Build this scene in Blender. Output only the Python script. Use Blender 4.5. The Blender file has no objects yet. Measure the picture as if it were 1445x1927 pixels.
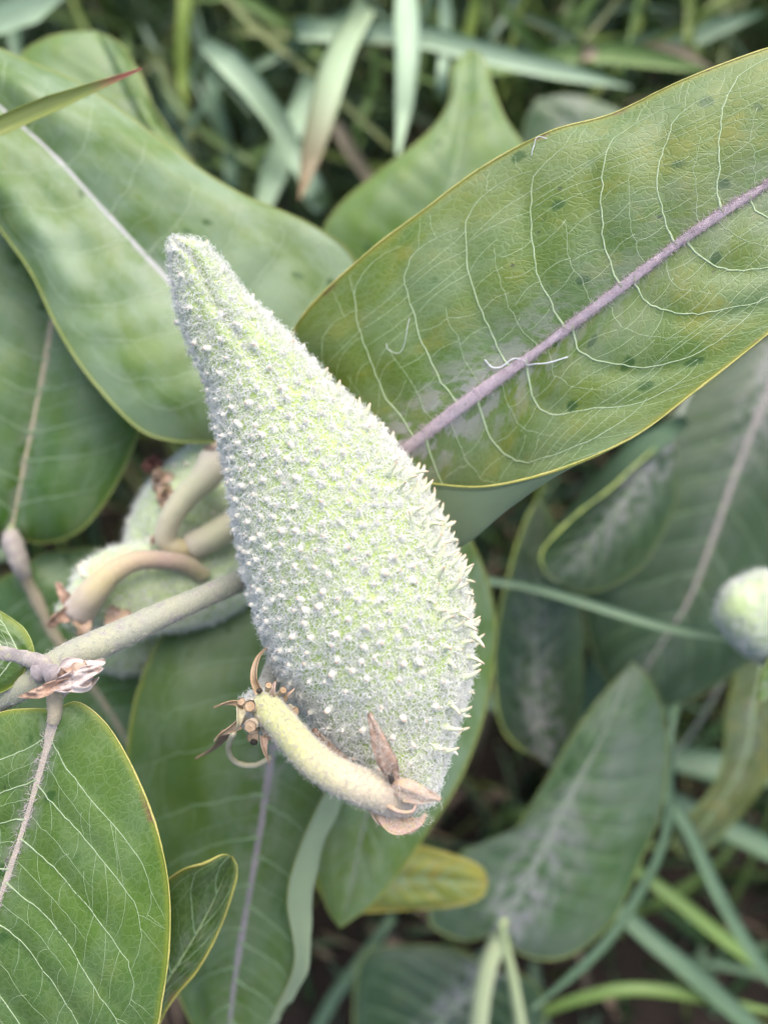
import bpy, math, random
import numpy as np
from mathutils import Vector, Matrix, Quaternion

random.seed(7)
RNG = np.random.default_rng(11)
R = math.radians
sc = bpy.context.scene
COL = sc.collection

# ------------------------------------------------------------------ camera
PITCH = R(62.0)          # looking down this far below the horizon
CAM = np.array([0.0, 0.0, 0.45])
FPX = 1440.0             # focal length in photograph pixels (1445 x 1927)
cd = bpy.data.cameras.new("camera")
cam = bpy.data.objects.new("camera", cd)
COL.objects.link(cam)
cam.location = CAM
cam.rotation_euler = (R(90) - PITCH, 0, 0)
cd.sensor_fit = 'VERTICAL'
cd.sensor_height = 9.6
cd.lens = FPX / 1927.0 * 9.6
cd.clip_start = 0.005
cd.clip_end = 400.0
cd.dof.use_dof = True
cd.dof.focus_distance = 0.1300
cd.dof.aperture_fstop = cd.lens / 3.8      # 3.8 mm pupil of a phone lens
sc.camera = cam

# ------------------------------------------------------------------ world, sun, exposure
SUN_EL, SUN_AZ = R(66), R(35)
w = bpy.data.worlds.new("World")
sc.world = w
w.use_nodes = True
nt = w.node_tree
bg = nt.nodes["Background"]
sky = nt.nodes.new("ShaderNodeTexSky")
sky.sky_type = 'NISHITA'
sky.sun_disc = False
sky.sun_elevation = SUN_EL
sky.sun_rotation = SUN_AZ
sky.air_density = 1.0
sky.dust_density = 4.0
sky.ozone_density = 0.6
nt.links.new(sky.outputs[0], bg.inputs[0])
bg.inputs[1].default_value = 0.115
sl = bpy.data.lights.new("sun", 'SUN')
sl.energy = 1.3
sl.angle = R(60)
sl.color = (1.0, 0.975, 0.945)
so = bpy.data.objects.new("sun", sl)
COL.objects.link(so)
sd = Vector((math.sin(SUN_AZ) * math.cos(SUN_EL), math.cos(SUN_AZ) * math.cos(SUN_EL), math.sin(SUN_EL)))
so.rotation_euler = (-sd).to_track_quat('-Z', 'Y').to_euler()
so.location = (0, 0, 3)
sc.view_settings.view_transform = 'Standard'
sc.view_settings.look = 'None'
sc.view_settings.exposure = 1.42
sc.view_settings.gamma = 1.0
sc.view_settings.use_curve_mapping = False
sc.cycles.use_denoising = True
sc.cycles.max_bounces = 10
sc.cycles.diffuse_bounces = 8
sc.cycles.glossy_bounces = 2
sc.cycles.transmission_bounces = 4
sc.cycles.adaptive_threshold = .02
sc.cycles.transparent_max_bounces = 8

FWD = np.array([0, math.cos(PITCH), -math.sin(PITCH)])
UP = np.array([0, math.sin(PITCH), math.cos(PITCH)])
RT = np.array([1.0, 0, 0])


def P(x, y, d):
    """photo pixel + depth in millimetres -> point in the place"""
    d = d / 1000.0
    return CAM + d * (FWD + RT * (x - 722.5) / FPX - UP * (y - 963.5) / FPX)


def project(p):
    q = np.asarray(p) - CAM
    d = q @ FWD
    return 722.5 + FPX * (q @ RT) / d, 963.5 - FPX * (q @ UP) / d, d


def ground_at(x, y):
    r = FWD + RT * (x - 722.5) / FPX - UP * (y - 963.5) / FPX
    return CAM + r * (CAM[2] / -r[2])


def norm(v):
    v = np.asarray(v, float)
    return v / np.maximum(np.linalg.norm(v, axis=-1, keepdims=True), 1e-12)


def crom(pts, n, even=True):
    """smooth curve through pts, n samples evenly spaced by length"""
    p = np.asarray(pts, float)
    if len(p) == 2:
        t = np.linspace(0, 1, n)[:, None]
        return p[0] * (1 - t) + p[1] * t
    q = np.vstack([2 * p[0] - p[1], p, 2 * p[-1] - p[-2]])
    out = []
    k = 24
    for i in range(1, len(q) - 2):
        a, b, c, d = q[i - 1], q[i], q[i + 1], q[i + 2]
        t = np.linspace(0, 1, k, endpoint=False)[:, None]
        out.append(0.5 * (2 * b + (c - a) * t + (2 * a - 5 * b + 4 * c - d) * t ** 2 + (3 * b - a - 3 * c + d) * t ** 3))
    out.append(q[-2][None])
    o = np.vstack(out)
    if even:
        L = np.concatenate([[0], np.cumsum(np.linalg.norm(np.diff(o[:, :3], axis=0), axis=1))])
    else:
        L = np.linspace(0, 1, len(o))
    s = np.linspace(0, L[-1], n)
    return np.stack([np.interp(s, L, o[:, j]) for j in range(o.shape[1])], 1)


def PP(pts):
    return np.array([P(*p[:3]) for p in pts])


# ------------------------------------------------------------------ objects
def link(name, data, parent=None):
    o = bpy.data.objects.new(name, data)
    COL.objects.link(o)
    if parent is not None:
        o.parent = parent
    return o


def tag(o, label, cat=None, group=None, kind=None):
    if label: o["label"] = label
    if cat: o["category"] = cat
    if group: o["group"] = group
    if kind: o["kind"] = kind
    return o


class MB:
    """collects geometry in place coordinates, links it as ONE mesh object"""

    def __init__(self):
        self.v, self.f, self.m = [], [], []
        self.n = 0
        self.at = {}

    def add(self, v, f, mi=0, **at):
        v = np.asarray(v, float).reshape(-1, 3)
        self.v.append(v)
        f = np.asarray(f)
        self.f.append(f + self.n)
        self.m.append(np.full(len(f), mi))
        for k in set(list(at) + list(self.at)):
            a = self.at.setdefault(k, [])
            have = sum(len(x) for x in a)
            if have < self.n:
                a.append(np.zeros((self.n - have, 3)))
            a.append(np.asarray(at[k], float).reshape(-1, 3) if k in at else np.zeros((len(v), 3)))
        self.n += len(v)

    def mesh(self, name, origin=(0, 0, 0), smooth=True):
        V = np.vstack(self.v) - np.asarray(origin)
        sizes = np.concatenate([np.full(len(f), f.shape[1]) for f in self.f])
        idx = np.concatenate([f.ravel() for f in self.f])
        me = bpy.data.meshes.new(name)
        me.vertices.add(len(V))
        me.vertices.foreach_set("co", V.astype(np.float32).ravel())
        me.loops.add(len(idx))
        me.loops.foreach_set("vertex_index", idx.astype(np.int32))
        me.polygons.add(len(sizes))
        st = np.concatenate([[0], np.cumsum(sizes)[:-1]])
        me.polygons.foreach_set("loop_start", st.astype(np.int32))
        me.polygons.foreach_set("loop_total", sizes.astype(np.int32))
        me.polygons.foreach_set("material_index", np.concatenate(self.m).astype(np.int32))
        me.polygons.foreach_set("use_smooth", np.full(len(sizes), smooth))
        for k, a in self.at.items():
            A = np.vstack(a)
            at = me.attributes.new(k, 'FLOAT_VECTOR', 'POINT')
            at.data.foreach_set("vector", A.astype(np.float32).ravel())
        me.update(calc_edges=True)
        me.validate()
        return me

    def build(self, name, mats, parent=None, origin=None, smooth=True):
        if origin is None:
            origin = (0, 0, 0)
            if parent is not None:
                q = parent
                while q.parent is not None: q = q.parent
                origin = tuple(q.location)
        me = self.mesh(name, origin, smooth)
        for m in (mats if isinstance(mats, (list, tuple)) else [mats]):
            me.materials.append(m)
        return link(name, me, parent)


def frames(path):
    T = norm(np.gradient(path, axis=0))
    N = np.zeros_like(T)
    a = np.array([0, 0, 1.0]) if abs(T[0][2]) < 0.9 else np.array([1.0, 0, 0])
    n = norm(np.cross(T[0], a))
    for i in range(len(T)):
        n = norm(n - T[i] * (n @ T[i]))
        N[i] = n
    return T, N, np.cross(T, N)


def tube(mb, path, rad, seg=8, mi=0, flat=1.0, jitter=0.0, caps=True, attr=None, flatdir=None):
    """tapered tube; flat<1 squashes it along flatdir"""
    path = np.asarray(path, float)
    n = len(path)
    rad = np.broadcast_to(np.asarray(rad, float), (n,)).copy()
    T, N, B = frames(path)
    if flatdir is not None:
        fd = np.broadcast_to(flatdir, path.shape)
        B = norm(fd - T * np.sum(fd * T, 1, keepdims=True))
        N = np.cross(B, T)
    a = np.linspace(0, 2 * np.pi, seg, endpoint=False)
    off = N[:, None, :] * np.cos(a)[None, :, None] + B[:, None, :] * (np.sin(a) * flat)[None, :, None]
    rr = rad[:, None] * (1 + jitter * RNG.normal(size=(n, seg)))
    V = path[:, None, :] + off * rr[:, :, None]
    i, j = np.meshgrid(np.arange(n - 1), np.arange(seg), indexing='ij')
    j2 = (j + 1) % seg
    F = np.stack([i * seg + j, i * seg + j2, (i + 1) * seg + j2, (i + 1) * seg + j], -1).reshape(-1, 4)
    V = V.reshape(-1, 3)
    L = np.concatenate([[0], np.cumsum(np.linalg.norm(np.diff(path, axis=0), axis=1))])
    at = np.stack([np.repeat(L * 1000, seg), np.tile(a, n), np.repeat(L / max(L[-1], 1e-9), seg)], 1)
    if caps:
        V = np.vstack([V, path[0] - T[0] * rad[0] * .5, path[-1] + T[-1] * rad[-1] * .5])
        at = np.vstack([at, [0, 0, 0], [L[-1] * 1000, 0, 1]])
        k = n * seg
        jj = np.arange(seg)
        F3 = np.vstack([np.stack([np.full(seg, k), (jj + 1) % seg, jj], 1),
                        np.stack([np.full(seg, k + 1), (n - 1) * seg + jj, (n - 1) * seg + (jj + 1) % seg], 1)])
        base = mb.n
        mb.add(V, F, mi, leafco=at)
        mb.f.append(F3 + base)
        mb.m.append(np.full(len(F3), mi))
    else:
        mb.add(V, F, mi, leafco=at)


def grid_faces(nr, nc, flip=False):
    i, j = np.meshgrid(np.arange(nr - 1), np.arange(nc - 1), indexing='ij')
    F = np.stack([i * nc + j, i * nc + j + 1, (i + 1) * nc + j + 1, (i + 1) * nc + j], -1).reshape(-1, 4)
    return F[:, ::-1] if flip else F


def grid_normals(G):
    a = np.gradient(G, axis=0)
    b = np.gradient(G, axis=1)
    # pinched ends: borrow the neighbours
    n = np.cross(a, b)
    l = np.linalg.norm(n, axis=-1, keepdims=True)
    n = n / np.maximum(l, 1e-14)
    n[0] = n[2]; n[1] = n[2]; n[-1] = n[-3]; n[-2] = n[-3]
    return norm(n)


def shell(mb, G, thick, coords, mi_top=0, mi_bot=1, facing=None):
    """a closed thin sheet from a grid of points; its top looks along `facing`"""
    nr, nc = G.shape[:2]
    n = grid_normals(G)
    c = n[nr // 2, nc // 2]
    flip = (c @ facing) < 0
    if flip: n = -n
    top = G.reshape(-1, 3)
    bot = (G - n * thick).reshape(-1, 3)
    F = grid_faces(nr, nc, flip)
    # grid_faces is oriented as cross(row, col) reversed -> fix by test
    fn = np.cross(top[F[:, 1]] - top[F[:, 0]], top[F[:, 3]] - top[F[:, 0]])
    k = len(F) // 2
    nv = n.reshape(-1, 3)[F[:, 0]]
    if np.sum(np.sum(fn * nv, 1)) < 0: F = F[:, ::-1]
    base = mb.n
    mb.add(top, F, mi_top, leafco=coords)
    mb.add(bot, F[:, ::-1], mi_bot, leafco=coords)
    N = nr * nc
    ring = list(range(nc)) + [r * nc + nc - 1 for r in range(1, nr)] + [(nr - 1) * nc + q for q in range(nc - 2, -1, -1)] + [r * nc for r in range(nr - 2, 0, -1)]
    ring = np.array(ring)
    r2 = np.roll(ring, -1)
    S = np.stack([ring, ring + N, r2 + N, r2], 1)
    if flip: S = S[:, ::-1]
    mb.f.append(S + base)
    mb.m.append(np.full(len(S), mi_top))
    return n


# ------------------------------------------------------------------ materials
class NT:
    def __init__(self, name):
        self.mat = bpy.data.materials.new(name)
        self.mat.use_nodes = True
        self.t = self.mat.node_tree
        self.t.nodes.clear()
        self.out = self.t.nodes.new("ShaderNodeOutputMaterial")

    def n(self, typ, **kw):
        nd = self.t.nodes.new("ShaderNode" + typ)
        for k, v in kw.items():
            setattr(nd, k, v)
        return nd

    def set(self, sock, v):
        if isinstance(v, bpy.types.NodeSocket): self.t.links.new(v, sock)
        elif isinstance(v, (tuple, list)) and len(v) == 3 and sock.type == 'RGBA': sock.default_value = (*v, 1)
        else: sock.default_value = v

    def attr(self, name='leafco'):
        return self.n("Attribute", attribute_name=name).outputs["Vector"]

    def sep(self, v):
        s = self.n("SeparateXYZ"); self.set(s.inputs[0], v); return s.outputs

    def math(self, op, a, b=None, c=None, clamp=False):
        m = self.n("Math", operation=op, use_clamp=clamp)
        for i, q in enumerate((a, b, c)):
            if q is not None: self.set(m.inputs[i], q)
        return m.outputs[0]

    def vmul(self, v, s):
        m = self.n("VectorMath", operation='MULTIPLY')
        self.set(m.inputs[0], v); self.set(m.inputs[1], s if isinstance(s, (tuple, list)) else (s, s, s))
        return m.outputs[0]

    def vadd(self, v, s):
        m = self.n("VectorMath", operation='ADD'); self.set(m.inputs[0], v); self.set(m.inputs[1], s); return m.outputs[0]

    def noise(self, v, scale=1, detail=3, rough=.5, color=False):
        m = self.n("TexNoise"); self.set(m.inputs["Vector"], v)
        m.inputs["Scale"].default_value = scale; m.inputs["Detail"].default_value = detail; m.inputs["Roughness"].default_value = rough
        return m.outputs[1 if color else 0]

    def voro(self, v, scale=1, feature='F1', rnd=1.0):
        m = self.n("TexVoronoi", feature=feature); self.set(m.inputs["Vector"], v)
        m.inputs["Scale"].default_value = scale; m.inputs["Randomness"].default_value = rnd
        return m.outputs

    def ramp(self, x, lo, hi, a=0.0, b=1.0):
        m = self.n("MapRange", interpolation_type='SMOOTHSTEP')
        self.set(m.inputs[0], x)
        for i, q in enumerate((lo, hi, a, b)): m.inputs[i + 1].default_value = q
        return m.outputs[0]

    def mix(self, f, a, b, blend='MIX'):
        m = self.n("Mix", data_type='RGBA', blend_type=blend)
        self.set(m.inputs[0], f); self.set(m.inputs[6], a); self.set(m.inputs[7], b)
        return m.outputs[2]

    def bump(self, h, strength=.4, dist=.0003):
        b = self.n("Bump"); b.inputs["Strength"].default_value = strength; b.inputs["Distance"].default_value = dist
        self.set(b.inputs["Height"], h); return b.outputs[0]

    def surf(self, color, rough=.5, spec=.4, trans=0.0, tcolor=None, normal=None, sheen=0.0, sheen_tint=(1, 1, 1), sss=0.0, sss_r=.001):
        p = self.n("BsdfPrincipled")
        self.set(p.inputs["Base Color"], color); self.set(p.inputs["Roughness"], rough)
        self.set(p.inputs["Specular IOR Level"], spec)
        if sheen:
            self.set(p.inputs["Sheen Weight"], sheen); p.inputs["Sheen Roughness"].default_value = .5
            self.set(p.inputs["Sheen Tint"], sheen_tint)
        if sss:
            p.inputs["Subsurface Weight"].default_value = sss; p.inputs["Subsurface Scale"].default_value = sss_r
            p.inputs["Subsurface Radius"].default_value = (1, 1, .5)
        if normal is not None: self.set(p.inputs["Normal"], normal)
        o = p.outputs[0]
        if trans:
            t = self.n("BsdfTranslucent"); self.set(t.inputs[0], tcolor if tcolor is not None else color)
            m = self.n("MixShader"); m.inputs[0].default_value = trans
            self.t.links.new(o, m.inputs[1]); self.t.links.new(t.outputs[0], m.inputs[2]); o = m.outputs[0]
        self.t.links.new(o, self.out.inputs[0])
        return self.mat


def leaf_mat(name, c1, c2, yellow=(.22, .26, .04), seed=0.0, bloom=.35, yel=.3, net=.5, midfuzz=.5, fuzzw=5.0, fuzzs=.25, spots=.5,
             edgec=(.20, .27, .06), edgew=1.4, rough=.38, trans=.22, brown=0.0, spec=.5, bloom_sheen=(.38, .48, .38)):
    k_ = lambda c: (c[0] * .84, c[1] * .79, c[2] * .54)
    c1, c2, yellow, edgec = map(k_, (c1, c2, yellow, edgec))
    bloom_sheen = tuple(x * .78 for x in bloom_sheen)  # kept cooler than the greens, so sky sheen sits in the colour
    m = NT(name)
    co = m.vadd(m.attr(), (seed * 37.0, seed * 91.0, 0.0))
    u, v, e = m.sep(m.attr())
    flat = m.vmul(co, (1, 1, 0))
    # colour of the blade: two greens, yellowing between veins, waxy bloom tinted with sky sheen
    n1 = m.noise(m.vmul(flat, .05), 1, 4, .6)
    col = m.mix(m.ramp(n1, .35, .65), c1, c2)
    n2 = m.noise(m.vmul(flat, .11), 1, 3, .6)
    col = m.mix(m.math('MULTIPLY', m.ramp(n2, .52, .72), yel), col, yellow)
    n3 = m.noise(m.vmul(flat, (.07, .04, 0)), 1.0, 5, .65)
    fine = m.noise(flat, 5.0, 3, .7)
    bl = m.math('MULTIPLY', m.ramp(n3, .38, .62), m.ramp(fine, .3, .75, .5, 1.0))
    col = m.mix(m.math('MULTIPLY', bl, bloom), col, bloom_sheen)
    # net of small veins
    warp = m.vadd(flat, m.vmul(m.noise(m.vmul(flat, .35), 1, 2, .5, True), (1.8, 1.8, 0)))
    va = m.voro(m.vmul(warp, (.26, .17, 0)), 1, 'DISTANCE_TO_EDGE')[0]
    la = m.ramp(va, .008, .040, 1, 0)
    netm = m.math('MULTIPLY', la, .20)
    if net > .4:
        vb = m.voro(m.vmul(warp, .72), 1, 'DISTANCE_TO_EDGE')[0]
        netm = m.math('MAXIMUM', netm, m.math('MULTIPLY', m.ramp(vb, .02, .12, 1, 0), .34))
    netf = m.math('MULTIPLY', netm, m.ramp(n3, .2, .6, net * .6, net))
    col = m.mix(netf, col, (.24, .34, .14))
    # fine down: pale grain
    col = m.mix(m.ramp(fine, .5, .8, 0, .14), col, (.29, .36, .18))
    # places where the bloom is rubbed off
    sp = m.voro(m.vadd(m.vmul(flat, .15), m.vmul(m.noise(m.vmul(flat, .5), 1, 2, .5, True), .16)), 1, 'F1')
    keep = m.ramp(m.sep(sp[1])[0], 1 - spots * .6, 1 - spots * .6 + .05)
    spm = m.math('MULTIPLY', m.ramp(sp[0], .12, .22, 1, 0), keep)
    col = m.mix(m.math('MULTIPLY', spm, .85), col, (.030, .090, .008))
    if spots > .5:
        # dark specks
        dk = m.voro(m.vmul(flat, .16), 1, 'F1')
        dkm = m.math('MULTIPLY', m.ramp(dk[0], .045, .075, 1, 0), m.ramp(m.sep(dk[1])[1], .60, .64))
        col = m.mix(m.math('MULTIPLY', dkm, .7 * min(1, spots * 2)), col, (.03, .03, .02))
    # lilac down along the midrib
    au = m.math('ABSOLUTE', u)
    fz = m.math('MULTIPLY', m.ramp(au, .4, fuzzw, 1, 0), m.ramp(m.noise(m.vmul(flat, fuzzs), 1, 4, .65), .44, .56))
    lon = m.ramp(v, 0, 75, 1, .12)
    col = m.mix(m.math('MULTIPLY', m.math('MULTIPLY', fz, lon), midfuzz), col, (.46, .41, .43))
    # yellow rim
    col = m.mix(m.ramp(e, 0.2, edgew, .75, 0), col, edgec)
    if spots > .5:
        bn = m.noise(m.vmul(flat, (.12, .12, 0)), 1, 4, .7)
        col = m.mix(m.math('MULTIPLY', m.ramp(e, .3, 1.6, 1, 0), m.ramp(bn, .58, .66)), col, (.16, .10, .04))
    if brown:
        col = m.mix(m.math('MULTIPLY', m.ramp(n2, .5, .62), brown), col, (.12, .07, .03))
    h = m.math('ADD', m.math('MULTIPLY', netm, -.6), m.math('MULTIPLY', fine, .35))
    nb = m.bump(h, .55, .00028)
    tc = m.mix(.55, col, (.20, .32, .03))
    rg = m.ramp(fine, .2, .8, rough - .06, rough + .14)
    return m.surf(col, rg, spec, trans, tc, nb, sheen=.04)


def under_mat(name, c=(.27, .36, .2)):
    m = NT(name)
    co = m.attr()
    n1 = m.noise(m.vmul(co, .2), 1, 4, .6)
    col = m.mix(n1, c, tuple(x * .8 for x in c))
    fine = m.noise(co, 5, 3, .6)
    col = m.mix(m.ramp(fine, .45, .8, 0, .4), col, (.5, .55, .45))
    return m.surf(col, .65, .3, .4, (.38, .50, .14), m.bump(fine, .5, .0003), sheen=.25)


def plain_mat(name, c1, c2, scale=.4, rough=.6, spec=.35, trans=0.0, bumpd=.0003, sheen=0.0, speck=None, grain=3.0, stretch=(1, 1, 1)):
    m = NT(name)
    g = m.n("TexCoord").outputs["Object"]
    co = m.vmul(g, tuple(1000 * s for s in stretch))
    n1 = m.noise(co, scale, 4, .6)
    col = m.mix(m.ramp(n1, .35, .65), c1, c2)
    fine = m.noise(co, grain, 3, .65)
    col = m.mix(m.ramp(fine, .45, .8, 0, .35), col, tuple(min(1, x * 1.5 + min(.05, .4 * x)) for x in c2))
    if speck:
        n3 = m.noise(m.vadd(co, (31, 7, 5)), scale * 1.7, 4, .7)
        col = m.mix(m.ramp(n3, .56, .68), col, speck)
    return m.surf(col, rough, spec, trans, None, m.bump(fine, .5, bumpd), sheen=sheen)


def along_mat(name, stops, speck=None, rough=.6, trans=0.0, sheen=.3, strength=.4):
    """colour along a tube: stops = [(t, colour)]"""
    m = NT(name)
    a = m.attr()
    L, th, t = m.sep(a)
    g = m.vmul(m.n("TexCoord").outputs["Object"], 1000)
    n1 = m.noise(g, .35, 4, .6)
    tt = m.math('ADD', t, m.math('MULTIPLY', m.math('SUBTRACT', n1, .5), .35))
    rp = m.n("ValToRGB")
    m.set(rp.inputs[0], tt)
    el = rp.color_ramp.elements
    el[0].position, el[0].color = stops[0][0], (*stops[0][1], 1)
    el[1].position, el[1].color = stops[-1][0], (*stops[-1][1], 1)
    for p_, c_ in stops[1:-1]:
        q = el.new(p_); q.color = (*c_, 1)
    col = rp.outputs[0]
    fine = m.noise(g, 4.5, 3, .65)
    col = m.mix(m.ramp(fine, .45, .8, 0, .35), col, (.6, .58, .48))
    if speck:
        n3 = m.noise(m.vadd(g, (31, 7, 5)), .55, 5, .7)
        col = m.mix(m.ramp(n3, .54, .66, 0, .75), col, speck)
    return m.surf(col, rough, .35, trans, None, m.bump(fine, strength, .0003), sheen=sheen)


M = {}
M['vein'] = plain_mat('vein_pale_green', (.34, .43, .23), (.42, .50, .31), .5, .6)
M['vein_soft'] = plain_mat('vein_soft_green', (.15, .23, .11), (.20, .29, .16), .5, .55)
M['vein_mid'] = plain_mat('vein_mid_green', (.27, .35, .19), (.33, .41, .25), .5, .6)
M['midrib_lilac'] = plain_mat('midrib_lilac_down', (.60, .48, .53), (.68, .58, .60), .6, .7, sheen=.2, speck=(.28, .23, .24))
M['midrib_cream'] = plain_mat('midrib_cream_pink', (.42, .37, .27), (.48, .40, .32), .3, .65, sheen=.3)
M['midrib_pale'] = plain_mat('midrib_pale_grey', (.38, .38, .35), (.45, .43, .42), .3, .65, sheen=.3)
M['midrib_dim'] = plain_mat('midrib_dim_lilac', (.22, .20, .20), (.28, .25, .25), .4, .7)
M['midrib_faint'] = plain_mat('midrib_faint', (.20, .23, .17), (.25, .27, .22), .4, .7)
M['petiole_grey'] = plain_mat('petiole_grey', (.26, .22, .21), (.36, .32, .28), .5, .7, sheen=.2, speck=(.40, .38, .24))
M['midrib_grey'] = plain_mat('midrib_grey', (.22, .20, .18), (.26, .23, .21), .3, .65)
M['midrib_tan'] = plain_mat('midrib_tan', (.34, .28, .19), (.40, .34, .23), .3, .65, sheen=.2)
M['midrib_green'] = plain_mat('midrib_green', (.20, .28, .13), (.24, .31, .16), .3, .6)
M['margin'] = plain_mat('margin_yellow', (.38, .37, .09), (.46, .41, .13), .12, .5, grain=2.0, speck=(.26, .30, .08))
M['margin_green'] = plain_mat('margin_yellow_green', (.24, .29, .07), (.30, .34, .10), .5, .5)
M['margin_lime'] = plain_mat('margin_lime', (.36, .44, .10), (.42, .50, .15), .5, .5)
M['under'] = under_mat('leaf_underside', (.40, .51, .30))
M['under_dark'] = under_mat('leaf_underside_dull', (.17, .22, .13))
def wool_mat(name, c1, c2, trans=.28):
    m = NT(name)
    g = m.vmul(m.n("TexCoord").outputs["Object"], 1000)
    col = m.mix(m.noise(g, .3, 3, .6), c1, c2)
    p = m.n("BsdfDiffuse"); m.set(p.inputs[0], col)
    t = m.n("BsdfTranslucent"); m.set(t.inputs[0], col)
    x = m.n("MixShader"); x.inputs[0].default_value = trans
    m.t.links.new(p.outputs[0], x.inputs[1]); m.t.links.new(t.outputs[0], x.inputs[2]); m.t.links.new(x.outputs[0], m.out.inputs[0])
    return m.mat
M['wool'] = wool_mat('white_wool', (.92, .92, .89), (.95, .95, .93))
M['short_down'] = wool_mat('short_white_down', (.74, .70, .62), (.80, .76, .69))
M['lilac_down'] = wool_mat('lilac_down', (.70, .58, .62), (.76, .65, .68))
M['soil'] = plain_mat('soil_dark', (.010, .008, .006), (.022, .016, .012), .03, .9, .2, grain=.4, bumpd=.002)  # near-black soil colour carries the shade between the plants

# ------------------------------------------------------------------ plants
def plant(base, label, group=None):
    e = bpy.data.objects.new("milkweed_plant", None)
    COL.objects.link(e)
    e.location = base
    e.empty_display_size = .02
    tag(e, label, "plant", group)
    return e


def snoise(n, m, fr, seed):
    """smooth random grid"""
    rg = np.random.default_rng(seed)
    k = max(4, int(fr))
    a = rg.normal(size=(k, k))
    x = np.linspace(0, k - 1.001, n); y = np.linspace(0, k - 1.001, m)
    xi = x.astype(int); yi = y.astype(int)
    fx = (x - xi); fy = (y - yi)
    fx = fx * fx * (3 - 2 * fx); fy = fy * fy * (3 - 2 * fy)
    a00 = a[np.ix_(xi, yi)]; a10 = a[np.ix_(np.minimum(xi + 1, k - 1), yi)]
    a01 = a[np.ix_(xi, np.minimum(yi + 1, k - 1))]; a11 = a[np.ix_(np.minimum(xi + 1, k - 1), np.minimum(yi + 1, k - 1))]
    FX = fx[:, None]; FY = fy[None, :]
    return (a00 * (1 - FX) + a10 * FX) * (1 - FY) + (a01 * (1 - FX) + a11 * FX) * FY


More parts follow.
